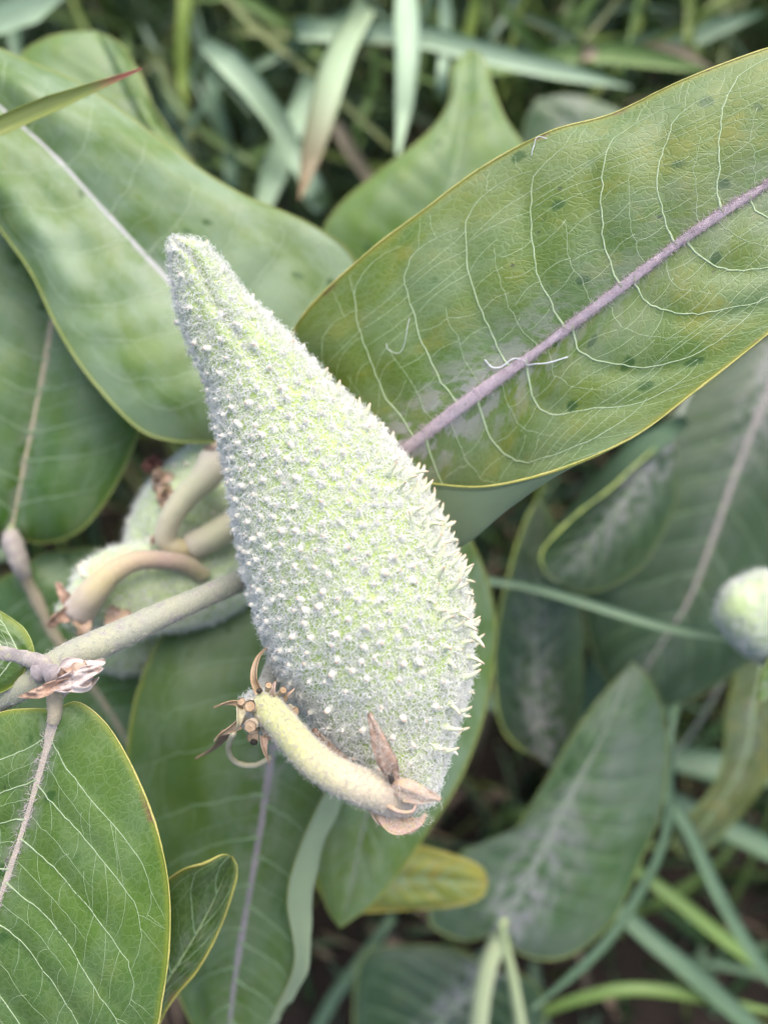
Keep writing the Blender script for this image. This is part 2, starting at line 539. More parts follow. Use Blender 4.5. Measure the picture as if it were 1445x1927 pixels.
def leaf(parent, mid, lef, rig, mats, li=None, ri=None, midmat='midrib_pale', midr=(1.1, .35), nv=10, lean=.16, veinmat='vein',
         veinr=.16, branches=2, camber=1.5, quilt=.35, wave=.5, margin='margin', marginr=.26, petiole=None, petr=1.5, petmat=None,
         res=(70, 49), label=None, seed=1, thick=.35, seeveins=True, midrise=.0, margin_sides=(0, -1), midhair=0):
    nt_, ns = res
    mp, lp, rp = (crom(PP(q), nt_) for q in (mid, lef, rig))
    view = norm(CAM - mp)
    def inter(edge, given):
        if given is not None: return crom(PP(given), nt_)
        return (mp + edge) * .5 + view * (camber / 1000.0) * np.minimum(1, np.linalg.norm(edge - mp, axis=1) / .02)[:, None]
    lm, rm = inter(lp, li), inter(rp, ri)
    s = np.linspace(-1, 1, ns)
    G = np.zeros((nt_, ns, 3))
    for k, sv in enumerate(s):
        a = abs(sv)
        E, I = (lp, lm) if sv < 0 else (rp, rm)
        w0 = (1 - a) * (1 - 2 * a); w1 = 4 * a * (1 - a); w2 = a * (2 * a - 1)
        G[:, k] = mp * w0 + I * w1 + E * w2
    n = grid_normals(G)
    if n[nt_ // 2, ns // 2] @ view[nt_ // 2] < 0: n = -n
    t = np.linspace(0, 1, nt_)
    A = np.abs(s)[None, :]
    env = np.sin(np.pi * np.clip(t, 0, 1))[:, None] ** .5
    rg_ = np.random.default_rng(seed + 50)
    VT = {}
    q = np.zeros((nt_, ns))
    for side in (-1, 1):
        ts = (np.arange(nv) + .5 + (.25 if side > 0 else 0) + rg_.normal(size=nv) * .09) / nv
        VT[side] = ts[(ts > .02) & (ts < .93)] * .93
        x = t[:, None] - lean * (1 - .45 * t[:, None]) * (A / .78) ** 1.15
        kn_ = np.concatenate([[-.3], VT[side], [1.2]])
        ph = np.interp(x, kn_, np.arange(len(kn_)))
        sel = (s < 0) if side < 0 else (s >= 0)
        q[:, sel] = (np.abs(np.sin(np.pi * ph)) * np.clip(A * 4, 0, 1) * np.clip((1 - A) * 3, 0, 1))[:, sel]
    disp = quilt * q + wave * snoise(nt_, ns, 7, seed) * np.clip(A * 2, .2, 1)
    G = G + n * (disp * env / 1000.0)[:, :, None]
    # coordinates on the blade in mm
    c = ns // 2
    du = np.linalg.norm(np.diff(G, axis=1), axis=2) * 1000
    U = np.zeros((nt_, ns))
    U[:, c + 1:] = np.cumsum(du[:, c:], axis=1)
    U[:, :c] = -np.cumsum(du[:, :c][:, ::-1], axis=1)[:, ::-1]
    E = np.where(s[None, :] < 0, -U[:, :1] + U, U[:, -1:] - U)
    Lm = np.linalg.norm(np.diff(mp, axis=0), axis=1).sum() * 1000
    V = np.repeat((t * Lm)[:, None], ns, 1)
    E = np.minimum(E, np.minimum(V, Lm - V) + .5)
    coords = np.stack([U, V, E], -1)
    mb = MB()
    nn = shell(mb, G, thick / 1000.0, coords, 0, 1, view[nt_ // 2])
    ob = mb.build("leaf", [mats[0], mats[1]], parent)
    if label: ob["label"] = label

    def at(sv, tv, lift=0.0):
        x = np.clip(tv, 0, 1) * (nt_ - 1); y = (np.clip(sv, -1, 1) + 1) / 2 * (ns - 1)
        i = np.minimum(x.astype(int), nt_ - 2); j = np.minimum(y.astype(int), ns - 2)
        fx = (x - i)[:, None]; fy = (y - j)[:, None]
        def b(Q): return (Q[i, j] * (1 - fx) + Q[i + 1, j] * fx) * (1 - fy) + (Q[i, j + 1] * (1 - fx) + Q[i + 1, j + 1] * fx) * fy
        nr = norm(b(nn))
        return b(G) + nr * lift / 1000.0, nr

    # midrib
    tv = np.linspace(0.0, .985, 60)
    pth, nr = at(np.zeros(60), tv, midrise)
    r = (midr[0] * (1 - tv) ** 1.15 + midr[1] * tv * (1 - tv ** 6)) / 1000
    r = r * (1 + .10 * np.interp(np.arange(60), np.arange(0, 60, 3), RNG.normal(size=20)))
    mm = MB()
    tube(mm, pth, np.maximum(r, .00008), 12, flat=.22, jitter=.05, flatdir=nr)
    mm.build("midrib", M[midmat], ob)
    if midhair:
        pk, nk, tk = tube_points(pth[:52], r[:52] * .95, midhair)
        up = np.sum(nk * nr[np.minimum((np.arange(midhair) * 0), 51)], 1) > -.2
        mh = MB(); hairs(mh, pk[up], nk[up], .0013, .000032, K=4, lift=.18, curl=.5)
        q = mh.build("midrib_down", M['lilac_down'], ob); q["kind"] = "stuff"
    # margin rim
    if margin:
        for side in margin_sides:
            mm = MB()
            tube(mm, G[:, side], (marginr * .72 * np.clip(np.sin(np.pi * t) * 6, .25, 1) * np.interp(t, np.linspace(0, 1, 24), np.random.default_rng(seed + 7).uniform(.45, 1.2, 24))) / 1000, 6, jitter=.10)
            mm.build("margin", M[margin], ob)
    # side veins, tied together by a ladder of cross veins
    if seeveins:
        rg = np.random.default_rng(seed + 100)
        for side in (-1, 1):
            runs = []
            for q, t0 in enumerate(VT[side]):
                reach = .78 + rg.normal() * .03
                ln = lean * (1 - .45 * t0)
                ss = np.linspace(0, reach, 22)
                tt = t0 + ln * (ss / .78) ** 1.15 + np.cumsum(rg.normal(size=22)) * .0013
                k = 12
                gap = (VT[side][q + 1] - t0) if q + 1 < len(VT[side]) else .8 / nv
                s2 = reach + .10 * np.sin(np.linspace(0, np.pi * .55, k))[1:] - .07 * np.linspace(0, 1, k - 1) ** 2
                t2 = tt[-1] + np.linspace(0, gap * .97, k)[1:]
                S = np.concatenate([ss, s2]); T_ = np.concatenate([tt, t2])
                S = S + np.concatenate([[0], np.cumsum(rg.normal(size=len(S) - 1)) * .0036])
                runs.append((S, np.minimum(T_, .985)))
            for q, (S, T_) in enumerate(runs):
                mm = MB()
                pth, nr = at(side * S, T_, .02)
                rad = veinr * np.linspace(1.6, .32, len(S)) / 1000
                rad[:3] *= (2.2, 1.6, 1.2)
                tube(mm, pth, rad, 6, flat=.6, flatdir=nr, jitter=.06)
                if branches and q + 1 < len(runs):
                    S1, T1 = runs[q + 1]
                    tv_ = lambda x, a, b: np.interp(x, a[:22], b[:22])
                    # a weaker vein between two strong ones
                    m_ = 16
                    sm = np.linspace(0, rg.uniform(.45, .62), m_)
                    mix_ = .5 + np.cumsum(rg.normal(size=m_)) * .02
                    tm = tv_(sm, S, T_) * (1 - mix_) + tv_(sm, S1, T1) * mix_
                    pth, nr = at(side * sm, tm, .015)
                    tube(mm, pth, veinr * np.linspace(.62, .28, m_) / 1000, 5, flat=.6, flatdir=nr)
                    # cross veins
                    nb_ = branches * 2
                    for b in range(nb_):
                        sb = .08 + (.68 / nb_) * (b + rg.uniform(.1, .9))
                        m_ = 8
                        f = np.linspace(0, 1, m_)
                        full = sb > sm[-1]
                        f0, f1 = (0, 1) if full else ((0, .5) if b % 2 else (.5, 1))
                        ff = f0 + (f1 - f0) * f
                        sl_ = sb + (rg.normal() * .035) * (f - .5) + .016 * np.sin(f * 3.14) * rg.choice([-1, 1]) + rg.normal(size=m_) * .0015
                        tb = tv_(sl_, S, T_) * (1 - ff) + tv_(sl_, S1, T1) * ff
                        pth, nr = at(side * np.clip(sl_, .02, .95), np.clip(tb, 0, .98), .01)
                        tube(mm, pth, veinr * np.linspace(.42, .34, m_) / 1000, 5, flat=.6, flatdir=nr)
                    # short spurs from the outer loops to the rim
                    for b in range(max(1, branches // 2)):
                        kk = rg.integers(20, 32)
                        m_ = 6
                        f = np.linspace(0, 1, m_)
                        sp_ = S[kk] + f * (.97 - S[kk]); tp_ = T_[kk] + f * rg.uniform(.1, .4) / nv + rg.normal(size=m_) * .001
                        sp_[0], tp_[0] = S[kk], T_[kk]
                        pth, nr = at(side * np.clip(sp_, 0, .98), np.clip(tp_, 0, .985), .01)
                        tube(mm, pth, veinr * np.linspace(.42, .22, m_) / 1000, 5, flat=.6, flatdir=nr)
                mm.build("vein", M[veinmat], ob)
    if petiole is not None:
        pp = crom(np.vstack([PP(petiole), mp[1], mp[3]]), 24)
        mm = MB()
        tube(mm, pp, np.linspace(petr, midr[0] * 1.0, 24) / 1000, 12, jitter=.02)
        mm.build("petiole", M[petmat or midmat], ob)
    return ob, at


def stem_to_ground(pts, gnd, n=30):
    a = PP(pts)
    d = norm(a[-1] - a[-2])
    L = np.linalg.norm(a[-1] - gnd)
    extra = [a[-1] * (1 - f) + gnd * f + d * L * .35 * f * (1 - f) ** 2 for f in (.25, .5, .75)]
    g2 = np.array(gnd, float); g2[2] = -.02
    return crom(np.vstack([a, extra, g2]), n + 30)


# ---- wool: many fine curly hairs as one mesh
def hairs(mb, pos, nrm, length, rad, bias=None, K=5, lift=.55, curl=.75, mi=0, rg=RNG):
    N = len(pos)
    t1 = norm(rg.normal(size=(N, 3)))
    tang = norm(t1 - nrm * np.sum(t1 * nrm, 1, keepdims=True))
    d = nrm * lift + tang * (1 - lift * .4)
    if bias is not None: d = d + bias
    d = norm(d)
    ln = length * rg.uniform(.6, 1.35, size=(N, 1))
    axis = norm(rg.normal(size=(N, 3)))
    p = pos.copy()
    pts = [p]; dirs = [d]
    for k in range(K):
        turn = np.cross(axis, d) * curl + rg.normal(size=(N, 3)) * curl * .35 - nrm * .10 * k
        p = p + d * ln / K
        d = norm(d + turn)
        pts.append(p); dirs.append(d)
    Pm = np.stack(pts, 1); D = np.stack(dirs, 1)
    ref = norm(rg.normal(size=(N, 1, 3)))
    a = norm(np.cross(D, ref)); b = np.cross(D, a)
    rr = (rad * rg.uniform(.7, 1.3, size=(N, 1, 1))) * np.linspace(1, .45, K + 1)[None, :, None]
    V = np.stack([Pm + (a * math.cos(th) + b * math.sin(th)) * rr for th in (0, 2.094, 4.189)], 2)   # N,K+1,3,3
    n_i, k_i, j_i = np.meshgrid(np.arange(N), np.arange(K), np.arange(3), indexing='ij')
    idx = lambda k, j: (n_i * (K + 1) + k) * 3 + j
    F = np.stack([idx(k_i, j_i), idx(k_i, (j_i + 1) % 3), idx(k_i + 1, (j_i + 1) % 3), idx(k_i + 1, j_i)], -1).reshape(-1, 4)
    mb.add(V.reshape(-1, 3), F, mi)


def tube_points(path, rad, n, rg=RNG):
    """random points and normals on a tube"""
    path = np.asarray(path); k = len(path)
    rad = np.broadcast_to(rad, (k,))
    T, N, B = frames(path)
    x = rg.random(n) * (k - 1.001); i = x.astype(int); f = (x - i)[:, None]
    a = rg.random(n) * 2 * np.pi
    nr = norm(N[i] * np.cos(a)[:, None] + B[i] * np.sin(a)[:, None])
    c = path[i] * (1 - f) + path[i + 1] * f
    r = (rad[i] * (1 - f[:, 0]) + rad[i + 1] * f[:, 0])[:, None]
    return c + nr * r, nr, T[i]


# ---- seed pods
def pod_grid(axis, nth=96, nt_=150, seed=3, lump=.35, ridge=0.0):
    """axis rows: x, y, depth mm, half width in px -> grid of points (open ends pinched)"""
    a = np.array([list(P(x, y, d)) + [r * d / 1000.0 / FPX] for x, y, d, r in axis])
    c = crom(a, nt_)
    path, rad = c[:, :3], np.maximum(c[:, 3], .0002)
    T = norm(np.gradient(path, axis=0))
    vw = norm(CAM - path)
    B = norm(vw - T * np.sum(vw * T, 1, keepdims=True))   # towards the viewer
    N = np.cross(T, B)                                      # across
    th = np.linspace(0, 2 * np.pi, nth, endpoint=False)
    rr = rad[:, None] * np.ones(nth)[None]
    nz = snoise(nt_, nth + 1, 12, seed)[:, :nth] * .6 + snoise(nt_, nth + 1, 26, seed + 1)[:, :nth] * .5
    blend = np.minimum(np.arange(nth), nth - np.arange(nth)) / 8.0
    nz = nz * np.clip(blend, 0, 1)[None]
    rr = rr + nz * lump / 1000 * np.clip(rad / .006, .2, 1)[:, None]
    if ridge:
        tt = np.linspace(0, 1, nt_)
        k = np.exp(-((th - ridge + .25 * np.sin(0)) / .10) ** 2)[None] * np.clip(1 - tt / .42, 0, 1)[:, None]
        rr = rr - k * .0008
        k2 = (np.exp(-((th - ridge - .28) / .16) ** 2) + np.exp(-((th - ridge + .28) / .16) ** 2))[None] * np.clip(1 - tt / .42, 0, 1)[:, None]
        rr = rr + k2 * .0006
    G = path[:, None] + (N[:, None] * np.cos(th)[None, :, None] + B[:, None] * np.sin(th)[None, :, None]) * rr[:, :, None]
    return G, path, rad, N, B, T, th


def pod_mesh(mb, G, coords_scale=1.0):
    n, m = G.shape[:2]
    i, j = np.meshgrid(np.arange(n - 1), np.arange(m), indexing='ij')
    j2 = (j + 1) % m
    F = np.stack([i * m + j, i * m + j2, (i + 1) * m + j2, (i + 1) * m + j], -1).reshape(-1, 4)
    V = np.vstack([G.reshape(-1, 3), G[0].mean(0), G[-1].mean(0)])
    t = np.repeat(np.linspace(0, 1, n), m)
    a = np.tile(np.linspace(0, 2 * np.pi, m, endpoint=False), n)
    at = np.stack([t * 100, a, t], 1)
    at = np.vstack([at, [0, 0, 0], [100, 0, 1]])
    ctr = G.mean((0, 1))
    base = mb.n
    fn = np.cross(V[F[:, 1]] - V[F[:, 0]], V[F[:, 3]] - V[F[:, 0]])
    cc = G.mean(1)
    out = V[F[:, 0]] - cc[F[:, 0] // m]
    rev = np.sum(fn * out) < 0
    if rev: F = F[:, ::-1]
    mb.add(V, F, 0, leafco=at)
    jj = np.arange(m)
    A = np.stack([np.full(m, n * m), (jj + 1) % m, jj], 1)
    Bq = np.stack([np.full(m, n * m + 1), (n - 1) * m + jj, (n - 1) * m + (jj + 1) % m], 1)
    F3 = np.vstack([A, Bq])
    if rev: F3 = F3[:, ::-1]
    mb.f.append(F3 + base); mb.m.append(np.zeros(len(F3)))


def pod_sample(G, n, keep=None, rg=RNG):
    """area-weighted random points + normals (+ grid coords)"""
    nt_, m = G.shape[:2]
    Gw = np.concatenate([G, G[:, :1]], 1)
    a = Gw[1:, :-1] - Gw[:-1, :-1]; b = Gw[:-1, 1:] - Gw[:-1, :-1]
    nr = np.cross(a, b); ar = np.linalg.norm(nr, axis=2)
    nr = norm(nr)
    c = G.mean(1)
    s = np.sum(nr * (Gw[:-1, :-1] - c[:-1, None]), 2)
    nr = np.where(s[..., None] < 0, -nr, nr)
    pr = ar.copy()
    if keep is not None: pr = pr * keep(Gw[:-1, :-1], nr)
    pr = (pr / pr.sum()).ravel()
    k = rg.choice(len(pr), size=n, p=pr)
    i, j = k // m, k % m
    f, g = rg.random((n, 1)), rg.random((n, 1))
    p = Gw[i, j] + a[i, j] * f + b[i, j] * g
    return p, nr[i, j], i + f[:, 0], j + g[:, 0]


def facing(Gp, nr):
    v = norm(CAM - Gp)
    d = np.sum(v * nr, -1)
    return d


def strip(mb, path, half, roll=0.0, fold=.25, thick=.0002, mi=0, ns=5, twist=0.0, crumple=0.0, curl=0.0):
    """a lance-shaped or ribbon-shaped sheet along a path"""
    path = np.asarray(path); n = len(path)
    T = norm(np.gradient(path, axis=0))
    vw = norm(CAM - path)
    S = norm(np.cross(T, vw))
    Nn = np.cross(S, T)
    ang = roll + np.linspace(0, twist, n)
    ca, sa = np.cos(ang)[:, None], np.sin(ang)[:, None]
    S2 = S * ca + Nn * sa; N2 = -S * sa + Nn * ca
    s = np.linspace(-1, 1, ns)
    half = np.broadcast_to(half, (n,))
    hgt = (np.abs(s)[None] * fold + curl * s[None] ** 2) * half[:, None]
    G = path[:, None] + S2[:, None] * (s[None] * half[:, None])[:, :, None] + N2[:, None] * hgt[:, :, None]
    if crumple: G = G + N2[:, None] * (snoise(n, ns, 6, int(abs(path[0, 0]) * 1e6) % 9999) * crumple)[:, :, None]
    L = np.concatenate([[0], np.cumsum(np.linalg.norm(np.diff(path, axis=0), axis=1))]) * 1000
    co = np.stack([np.repeat(s[None] * half[:, None] * 1000, 1, 0), np.repeat(L[:, None], ns, 1), np.repeat((L / L[-1])[:, None], ns, 1)], -1)
    shell(mb, G, thick, co, mi, mi, N2[n // 2])


# ================================================================== the ground
def build_ground():
    n = 70
    e = np.sinh(np.linspace(-6.2, 6.2, n)) / np.sinh(6.2) * 60
    X, Y = np.meshgrid(e, e, indexing='ij')
    near = np.exp(-(X ** 2 + Y ** 2) / 4)
    Z = -.004 + .006 * near * RNG.normal(size=X.shape)
    mb = MB()
    F = grid_faces(n, n, True)
    V = np.stack([X, Y, Z], -1).reshape(-1, 3)
    fn = np.cross(V[F[0, 1]] - V[F[0, 0]], V[F[0, 3]] - V[F[0, 0]])
    if fn[2] < 0: F = F[:, ::-1]
    mb.add(V, F, 0)
    o = mb.build("ground", M['soil'])
    o["kind"] = "structure"
    o["label"] = "soil under the grass, coloured dark for shade"
build_ground()

# ================================================================== leaf materials
LM = {}
LM['big'] = leaf_mat('leaf_big', (.115, .215, .030), (.175, .255, .034), yellow=(.30, .31, .03), seed=1, bloom=.34, yel=.6, net=.85, midfuzz=.95, fuzzw=15, spots=.75, edgec=(.30, .32, .04))
LM['bl'] = leaf_mat('leaf_low', (.072, .165, .016), (.105, .21, .024), seed=2, bloom=.16, yel=.2, net=.5, midfuzz=.3, fuzzw=4, spots=.65, edgec=(.24, .31, .035), rough=.38)
LM['small'] = leaf_mat('leaf_small_shaded', (.034, .085, .012), (.048, .110, .016), seed=14, bloom=.15, yel=.1, net=.45, midfuzz=.2, spots=.55, edgec=(.16, .20, .03), edgew=1.0, trans=.08)  # greens darkened to carry the shade of a blade turned from light
LM['silver'] = leaf_mat('leaf_silver', (.110, .22, .055), (.15, .26, .070), seed=3, bloom=.62, yel=.25, net=.3, midfuzz=.5, fuzzw=9, spots=.45, edgec=(.22, .29, .05), bloom_sheen=(.42, .54, .40))
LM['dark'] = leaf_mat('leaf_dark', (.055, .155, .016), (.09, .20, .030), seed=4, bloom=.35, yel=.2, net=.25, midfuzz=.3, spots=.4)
LM['mid'] = leaf_mat('leaf_mid', (.080, .170, .040), (.11, .205, .050), seed=5, bloom=.32, yel=.15, net=.25, midfuzz=.7, fuzzw=9, spots=.3)
LM['dull'] = leaf_mat('leaf_dull', (.030, .075, .036), (.042, .095, .046), seed=6, bloom=.22, yel=.1, net=.2, midfuzz=.6, fuzzw=12, spots=.2, bloom_sheen=(.18, .21, .20), edgec=(.13, .19, .07), edgew=1.5)
LM['bright'] = leaf_mat('leaf_bright', (.12, .245, .036), (.16, .29, .050), seed=7, bloom=.35, yel=.25, net=.25, midfuzz=.4, spots=.3)
LM['yellow'] = leaf_mat('leaf_yellow', (.18, .25, .045), (.28, .31, .05), yellow=(.42, .38, .04), seed=8, bloom=.15, yel=.8, net=.2, midfuzz=.2, spots=.2, edgec=(.40, .36, .05), edgew=4, brown=.25)
LM['olive'] = leaf_mat('leaf_olive', (.075, .12, .040), (.13, .16, .045), yellow=(.26, .24, .05), seed=12, bloom=.2, yel=.7, net=.2, midfuzz=.4, spots=.2)
LM['lilac'] = leaf_mat('leaf_lilac', (.068, .155, .070), (.095, .185, .085), seed=9, bloom=.40, yel=.1, net=.2, midfuzz=.75, fuzzw=22, fuzzs=.16, spots=.3, bloom_sheen=(.38, .40, .38), edgec=(.13, .19, .07), edgew=1.5)

# ================================================================== the plant that carries the pods
baseA = ground_at(-520, 1760)
A = plant(baseA, "large downy milkweed plant bearing the big warty pale pod and woolly pods behind it")
stemA = stem_to_ground([(640, 1020, 170), (560, 1050, 162), (470, 1086, 152), (300, 1160, 139), (170, 1222, 131), (95, 1253, 128.5),
                        (45, 1290, 130), (-10, 1318, 132), (-120, 1370, 140), (-260, 1430, 152)], baseA)
M['stemA'] = along_mat('stem_downy', [(0, (.26, .28, .20)), (.06, (.30, .30, .23)), (.2, (.35, .35, .22)), (.32, (.33, .32, .23)), (1, (.2, .24, .13))], speck=(.27, .22, .25))
mb = MB()
rA = np.full(len(stemA), 2.05)
tt = np.linspace(0, 1, len(stemA))
kA = int(np.argmin(np.linalg.norm(stemA - P(95, 1253, 128.5), axis=1)))
rA += .55 * np.exp(-((np.arange(len(stemA)) - kA) / 1.6) ** 2)
rA += 1.2 * tt
tube(mb, stemA, rA / 1000, 18, jitter=.012)
stem_o = mb.build("stem", M['stemA'], A)
stem_o["label"] = "thick grey green downy stem with lilac blotches"
pp, nn_, tg = tube_points(stemA[:kA + 12], rA[:kA + 12] / 1000, 9000)
mb = MB(); hairs(mb, pp, nn_, .00075, .000022, K=4, lift=.35, curl=.5, bias=tg * .5)
o = mb.build("stem_down", M['short_down'], stem_o); o["kind"] = "stuff"

# --- big leaf reaching out from behind the pod
L1, atL1 = leaf(A,
    mid=[(690, 905, 160), (760, 848, 150), (880, 755, 143.5), (1000, 668, 140), (1150, 555, 135), (1300, 440, 131), (1445, 345, 129), (1620, 225, 129), (1800, 110, 133)],
    lef=[(690, 905, 160), (600, 840, 166), (545, 710, 162), (558, 612, 156), (680, 490, 148), (800, 395, 143), (900, 320, 140), (1030, 248, 136), (1150, 212, 134), (1280, 150, 131), (1445, 90, 129), (1600, 55, 129), (1720, 60, 130), (1800, 110, 133)],
    rig=[(690, 905, 160), (735, 925, 154), (790, 907, 146), (900, 913, 141), (1000, 898, 138), (1100, 868, 136), (1200, 820, 134), (1300, 745, 132), (1400, 665, 130), (1470, 605, 129), (1600, 475, 128), (1720, 300, 130), (1800, 110, 133)],
    ri=[(690, 905, 160), (735, 1010, 158), (850, 1020, 153), (950, 935, 147), (1015, 850, 142.5), (1090, 760, 138.5), (1200, 680, 135), (1300, 600, 132), (1400, 515, 130), (1500, 440, 128.5), (1620, 345, 128), (1710, 260, 130), (1800, 110, 133)],
    mats=(LM['big'], M['under']), midmat='midrib_lilac', midr=(1.25, .38), nv=11, lean=.17, veinr=.105, branches=5, camber=2.0, quilt=.55,
    wave=.5, marginr=.27, petiole=[(610, 1010, 168), (650, 955, 166)], res=(150, 101), midhair=9000, label="broad green leaf with lilac midrib, pale vein net and yellow rim", seed=21)
# --- silvery leaf under the pod tip
leaf(A, mid=[(560, 800, 182), (440, 655, 176), (320, 530, 174), (200, 400, 173), (100, 290, 173), (0, 200, 173), (-150, 60, 175), (-300, -60, 179)],
    lef=[(560, 800, 182), (680, 720, 184), (705, 600, 183), (665, 490, 181), (600, 437, 179), (450, 362, 177), (300, 252, 176), (150, 150, 176), (0, 93, 177), (-130, 20, 178), (-300, -60, 179)],
    rig=[(560, 800, 182), (480, 838, 180), (410, 832, 176), (330, 830, 173), (260, 806, 171), (170, 712, 170), (110, 620, 170), (60, 515, 170), (0, 432, 171), (-100, 300, 173), (-200, 130, 176), (-300, -60, 179)],
    mats=(LM['silver'], M['under']), midmat='midrib_pale', midr=(1.35, .5), nv=12, lean=.13, veinmat='vein_mid', veinr=.09, branches=1, camber=2.5, quilt=.8,
    wave=.9, margin='margin_green', marginr=.2, petiole=[(610, 1010, 172), (590, 880, 182)], res=(90, 61), label="silvery green leaf with white midrib behind the pod tip", seed=22)
# --- sharp leaf below the stem joint
leaf(A, mid=[(106, 1335, 128), (85, 1420, 129), (50, 1540, 130), (0, 1690, 131), (-60, 1850, 133), (-130, 2030, 138), (-200, 2200, 143)],
    lef=[(106, 1335, 128), (60, 1334, 129), (0, 1342, 129), (-80, 1380, 129), (-160, 1480, 130), (-230, 1650, 131), (-270, 1850, 134), (-260, 2050, 138), (-200, 2200, 143)],
    rig=[(106, 1335, 128), (145, 1321, 130), (190, 1352, 130.5), (225, 1400, 131), (265, 1480, 131), (298, 1570, 131), (318, 1670, 131), (319, 1780, 131), (306, 1880, 131), (285, 1960, 132), (200, 2070, 135), (40, 2160, 139), (-200, 2200, 143)],
    mats=(LM['bl'], M['under']), midmat='midrib_cream', midr=(1.05, .45), nv=11, lean=.20, veinmat='vein_mid', veinr=.08, branches=4, camber=2.2, quilt=.6, wave=.6,
    marginr=.26, petiole=[(108, 1275, 129), (104, 1300, 128.5)], petr=1.6, petmat='midrib_tan', res=(130, 91), midhair=1500, label="glossy green leaf with cream midrib hanging below the stem joint", seed=23)
# --- leaf of the same joint that runs out of view
leaf(A, mid=[(62, 1242, 126.5), (30, 1234, 125.5), (0, 1228, 125), (-100, 1205, 123), (-250, 1190, 123)],
    lef=[(62, 1242, 126.5), (64, 1220, 126.5), (45, 1182, 126.5), (0, 1150, 126), (-80, 1110, 124), (-180, 1120, 123), (-250, 1190, 123)],
    rig=[(62, 1242, 126.5), (52, 1252, 127), (35, 1282, 127.5), (0, 1306, 127), (-80, 1330, 126), (-180, 1290, 124), (-250, 1190, 123)],
    mats=(LM['bl'], M['under']), midmat='petiole_grey', midr=(1.3, .5), nv=8, lean=.2, veinr=.11, branches=4, camber=.6, quilt=.4, wave=.3, margin='margin_green', marginr=.2,
    petiole=[(95, 1256, 128), (80, 1248, 127)], petr=1.5, petmat='petiole_grey', res=(70, 49), label="leaf at the stem joint split by a purple grey midrib", seed=24)
# --- small pointed leaf with a turned pale edge
leaf(A, mid=[(150, 2060, 152), (250, 1940, 149), (345, 1800, 147), (400, 1700, 146), (437, 1612, 144)],
    lef=[(150, 2060, 152), (170, 1900, 152), (240, 1730, 149), (330, 1645, 145), (385, 1624, 142), (420, 1608, 142), (437, 1612, 144)],
    rig=[(150, 2060, 152), (250, 2010, 150), (318, 1895, 148), (372, 1826, 147), (415, 1745, 146), (440, 1672, 144.5), (447, 1632, 143.5), (437, 1612, 144)],
    mats=(LM['small'], M['under']), midmat='midrib_green', midr=(.6, .3), nv=6, lean=.22, veinmat='vein_soft', veinr=.08, branches=1, camber=1.6, quilt=.4, wave=.4, marginr=.36,
    petiole=[(-80, 2150, 158), (40, 2110, 154)], res=(70, 49), label="small pointed leaf with a thick pale rim, coloured dark for shade", seed=25)

# --- withered bracts twisted round the stem joint
M['bract'] = plain_mat('dry_bract', (.62, .50, .44), (.70, .60, .55), .5, .7, .3, .15, speck=(.42, .28, .20), stretch=(1, 1, 1))
M['bract_brown'] = plain_mat('dry_bract_brown', (.45, .28, .19), (.55, .38, .28), .5, .7, .3, .1, speck=(.3, .2, .14))
def bract(pts, half, roll, twist, mat='bract', crumple=.0006, par=A, name="dry_bract", fold=.35, n=26):
    mb = MB()
    path = crom(PP(pts), n)
    f = np.linspace(0, 1, n)
    d = np.mean([p[2] for p in pts]) / 1000
    h = half * d / FPX * np.sin(np.pi * np.clip(f * .93 + .05, 0, 1)) ** .6
    strip(mb, path, np.maximum(h, .00005), roll, fold, .00015, ns=9, twist=twist, crumple=crumple)
    return mb.build(name, M[mat], par)
bract([(108, 1278, 126), (135, 1256, 124.5), (170, 1250, 124.5), (197, 1248, 126)], 17, .2, .5)
bract([(100, 1290, 125.5), (130, 1282, 124), (160, 1268, 123.8), (193, 1258, 125)], 15, -.5, .8)
bract([(48, 1308, 125.5), (75, 1303, 124.5), (100, 1292, 124.3), (135, 1275, 124.5)], 11, .3, -.6, 'bract_brown')
bract([(112, 1300, 126), (140, 1292, 124.5), (165, 1290, 124.6), (176, 1275, 125.5)], 13, .9, -1.2, crumple=.001)
bract([(110, 1270, 125.5), (140, 1262, 124), (160, 1245, 124)], 9, 1.1, .5, 'bract_brown')
mb = MB()
kn = crom(PP([(70, 1262, 127.2), (88, 1262, 126.2), (100, 1268, 126.2), (112, 1278, 127.2)]), 14)
tube(mb, kn, np.array([1.2, 1.6, 1.9, 2.0, 1.7, 1.4, 1.2, 1.3, 1.6, 1.7, 1.6, 1.5, 1.3, 1.0]) / 1000, 14, jitter=.05)
M['joint'] = plain_mat('joint_purple_grey', (.20, .17, .17), (.30, .26, .25), .6, .7, sheen=.4)
mb.build("stem_joint", M['joint'], A)

# ================================================================== the pod in focus
AX = [(327, 453, 141, 7), (338, 468, 141, 24), (366, 502, 141, 46), (412, 598, 142, 69), (470, 684, 142.5, 89), (525, 786, 143, 119), (583, 888, 143, 156),
      (632, 995, 142.5, 181), (669, 1096, 141.5, 190), (700, 1190, 140, 187), (722, 1272, 138.5, 168), (738, 1363, 136.5, 132), (757, 1437, 134.5, 94), (776, 1490, 133, 54), (788, 1520, 132.5, 20)]
m = NT('pod_skin')
g = m.vmul(m.n("TexCoord").outputs["Object"], 1000)
at_ = m.attr()
L_, th_, t_ = m.sep(at_)
n1 = m.noise(g, .16, 4, .6)
col = m.mix(m.ramp(n1, .35, .65), (.32, .42, .12), (.39, .48, .17))
col = m.mix(m.ramp(m.noise(g, 1.1, 3, .6), .42, .72, 0, .3), col, (.38, .48, .20))
col = m.mix(m.ramp(m.noise(m.vadd(g, (9, 3, 1)), .5, 4, .7), .60, .72, 0, .35), col, (.34, .30, .26))
col = m.mix(m.ramp(t_, .0, .05, .6, 0), col, (.46, .40, .16))
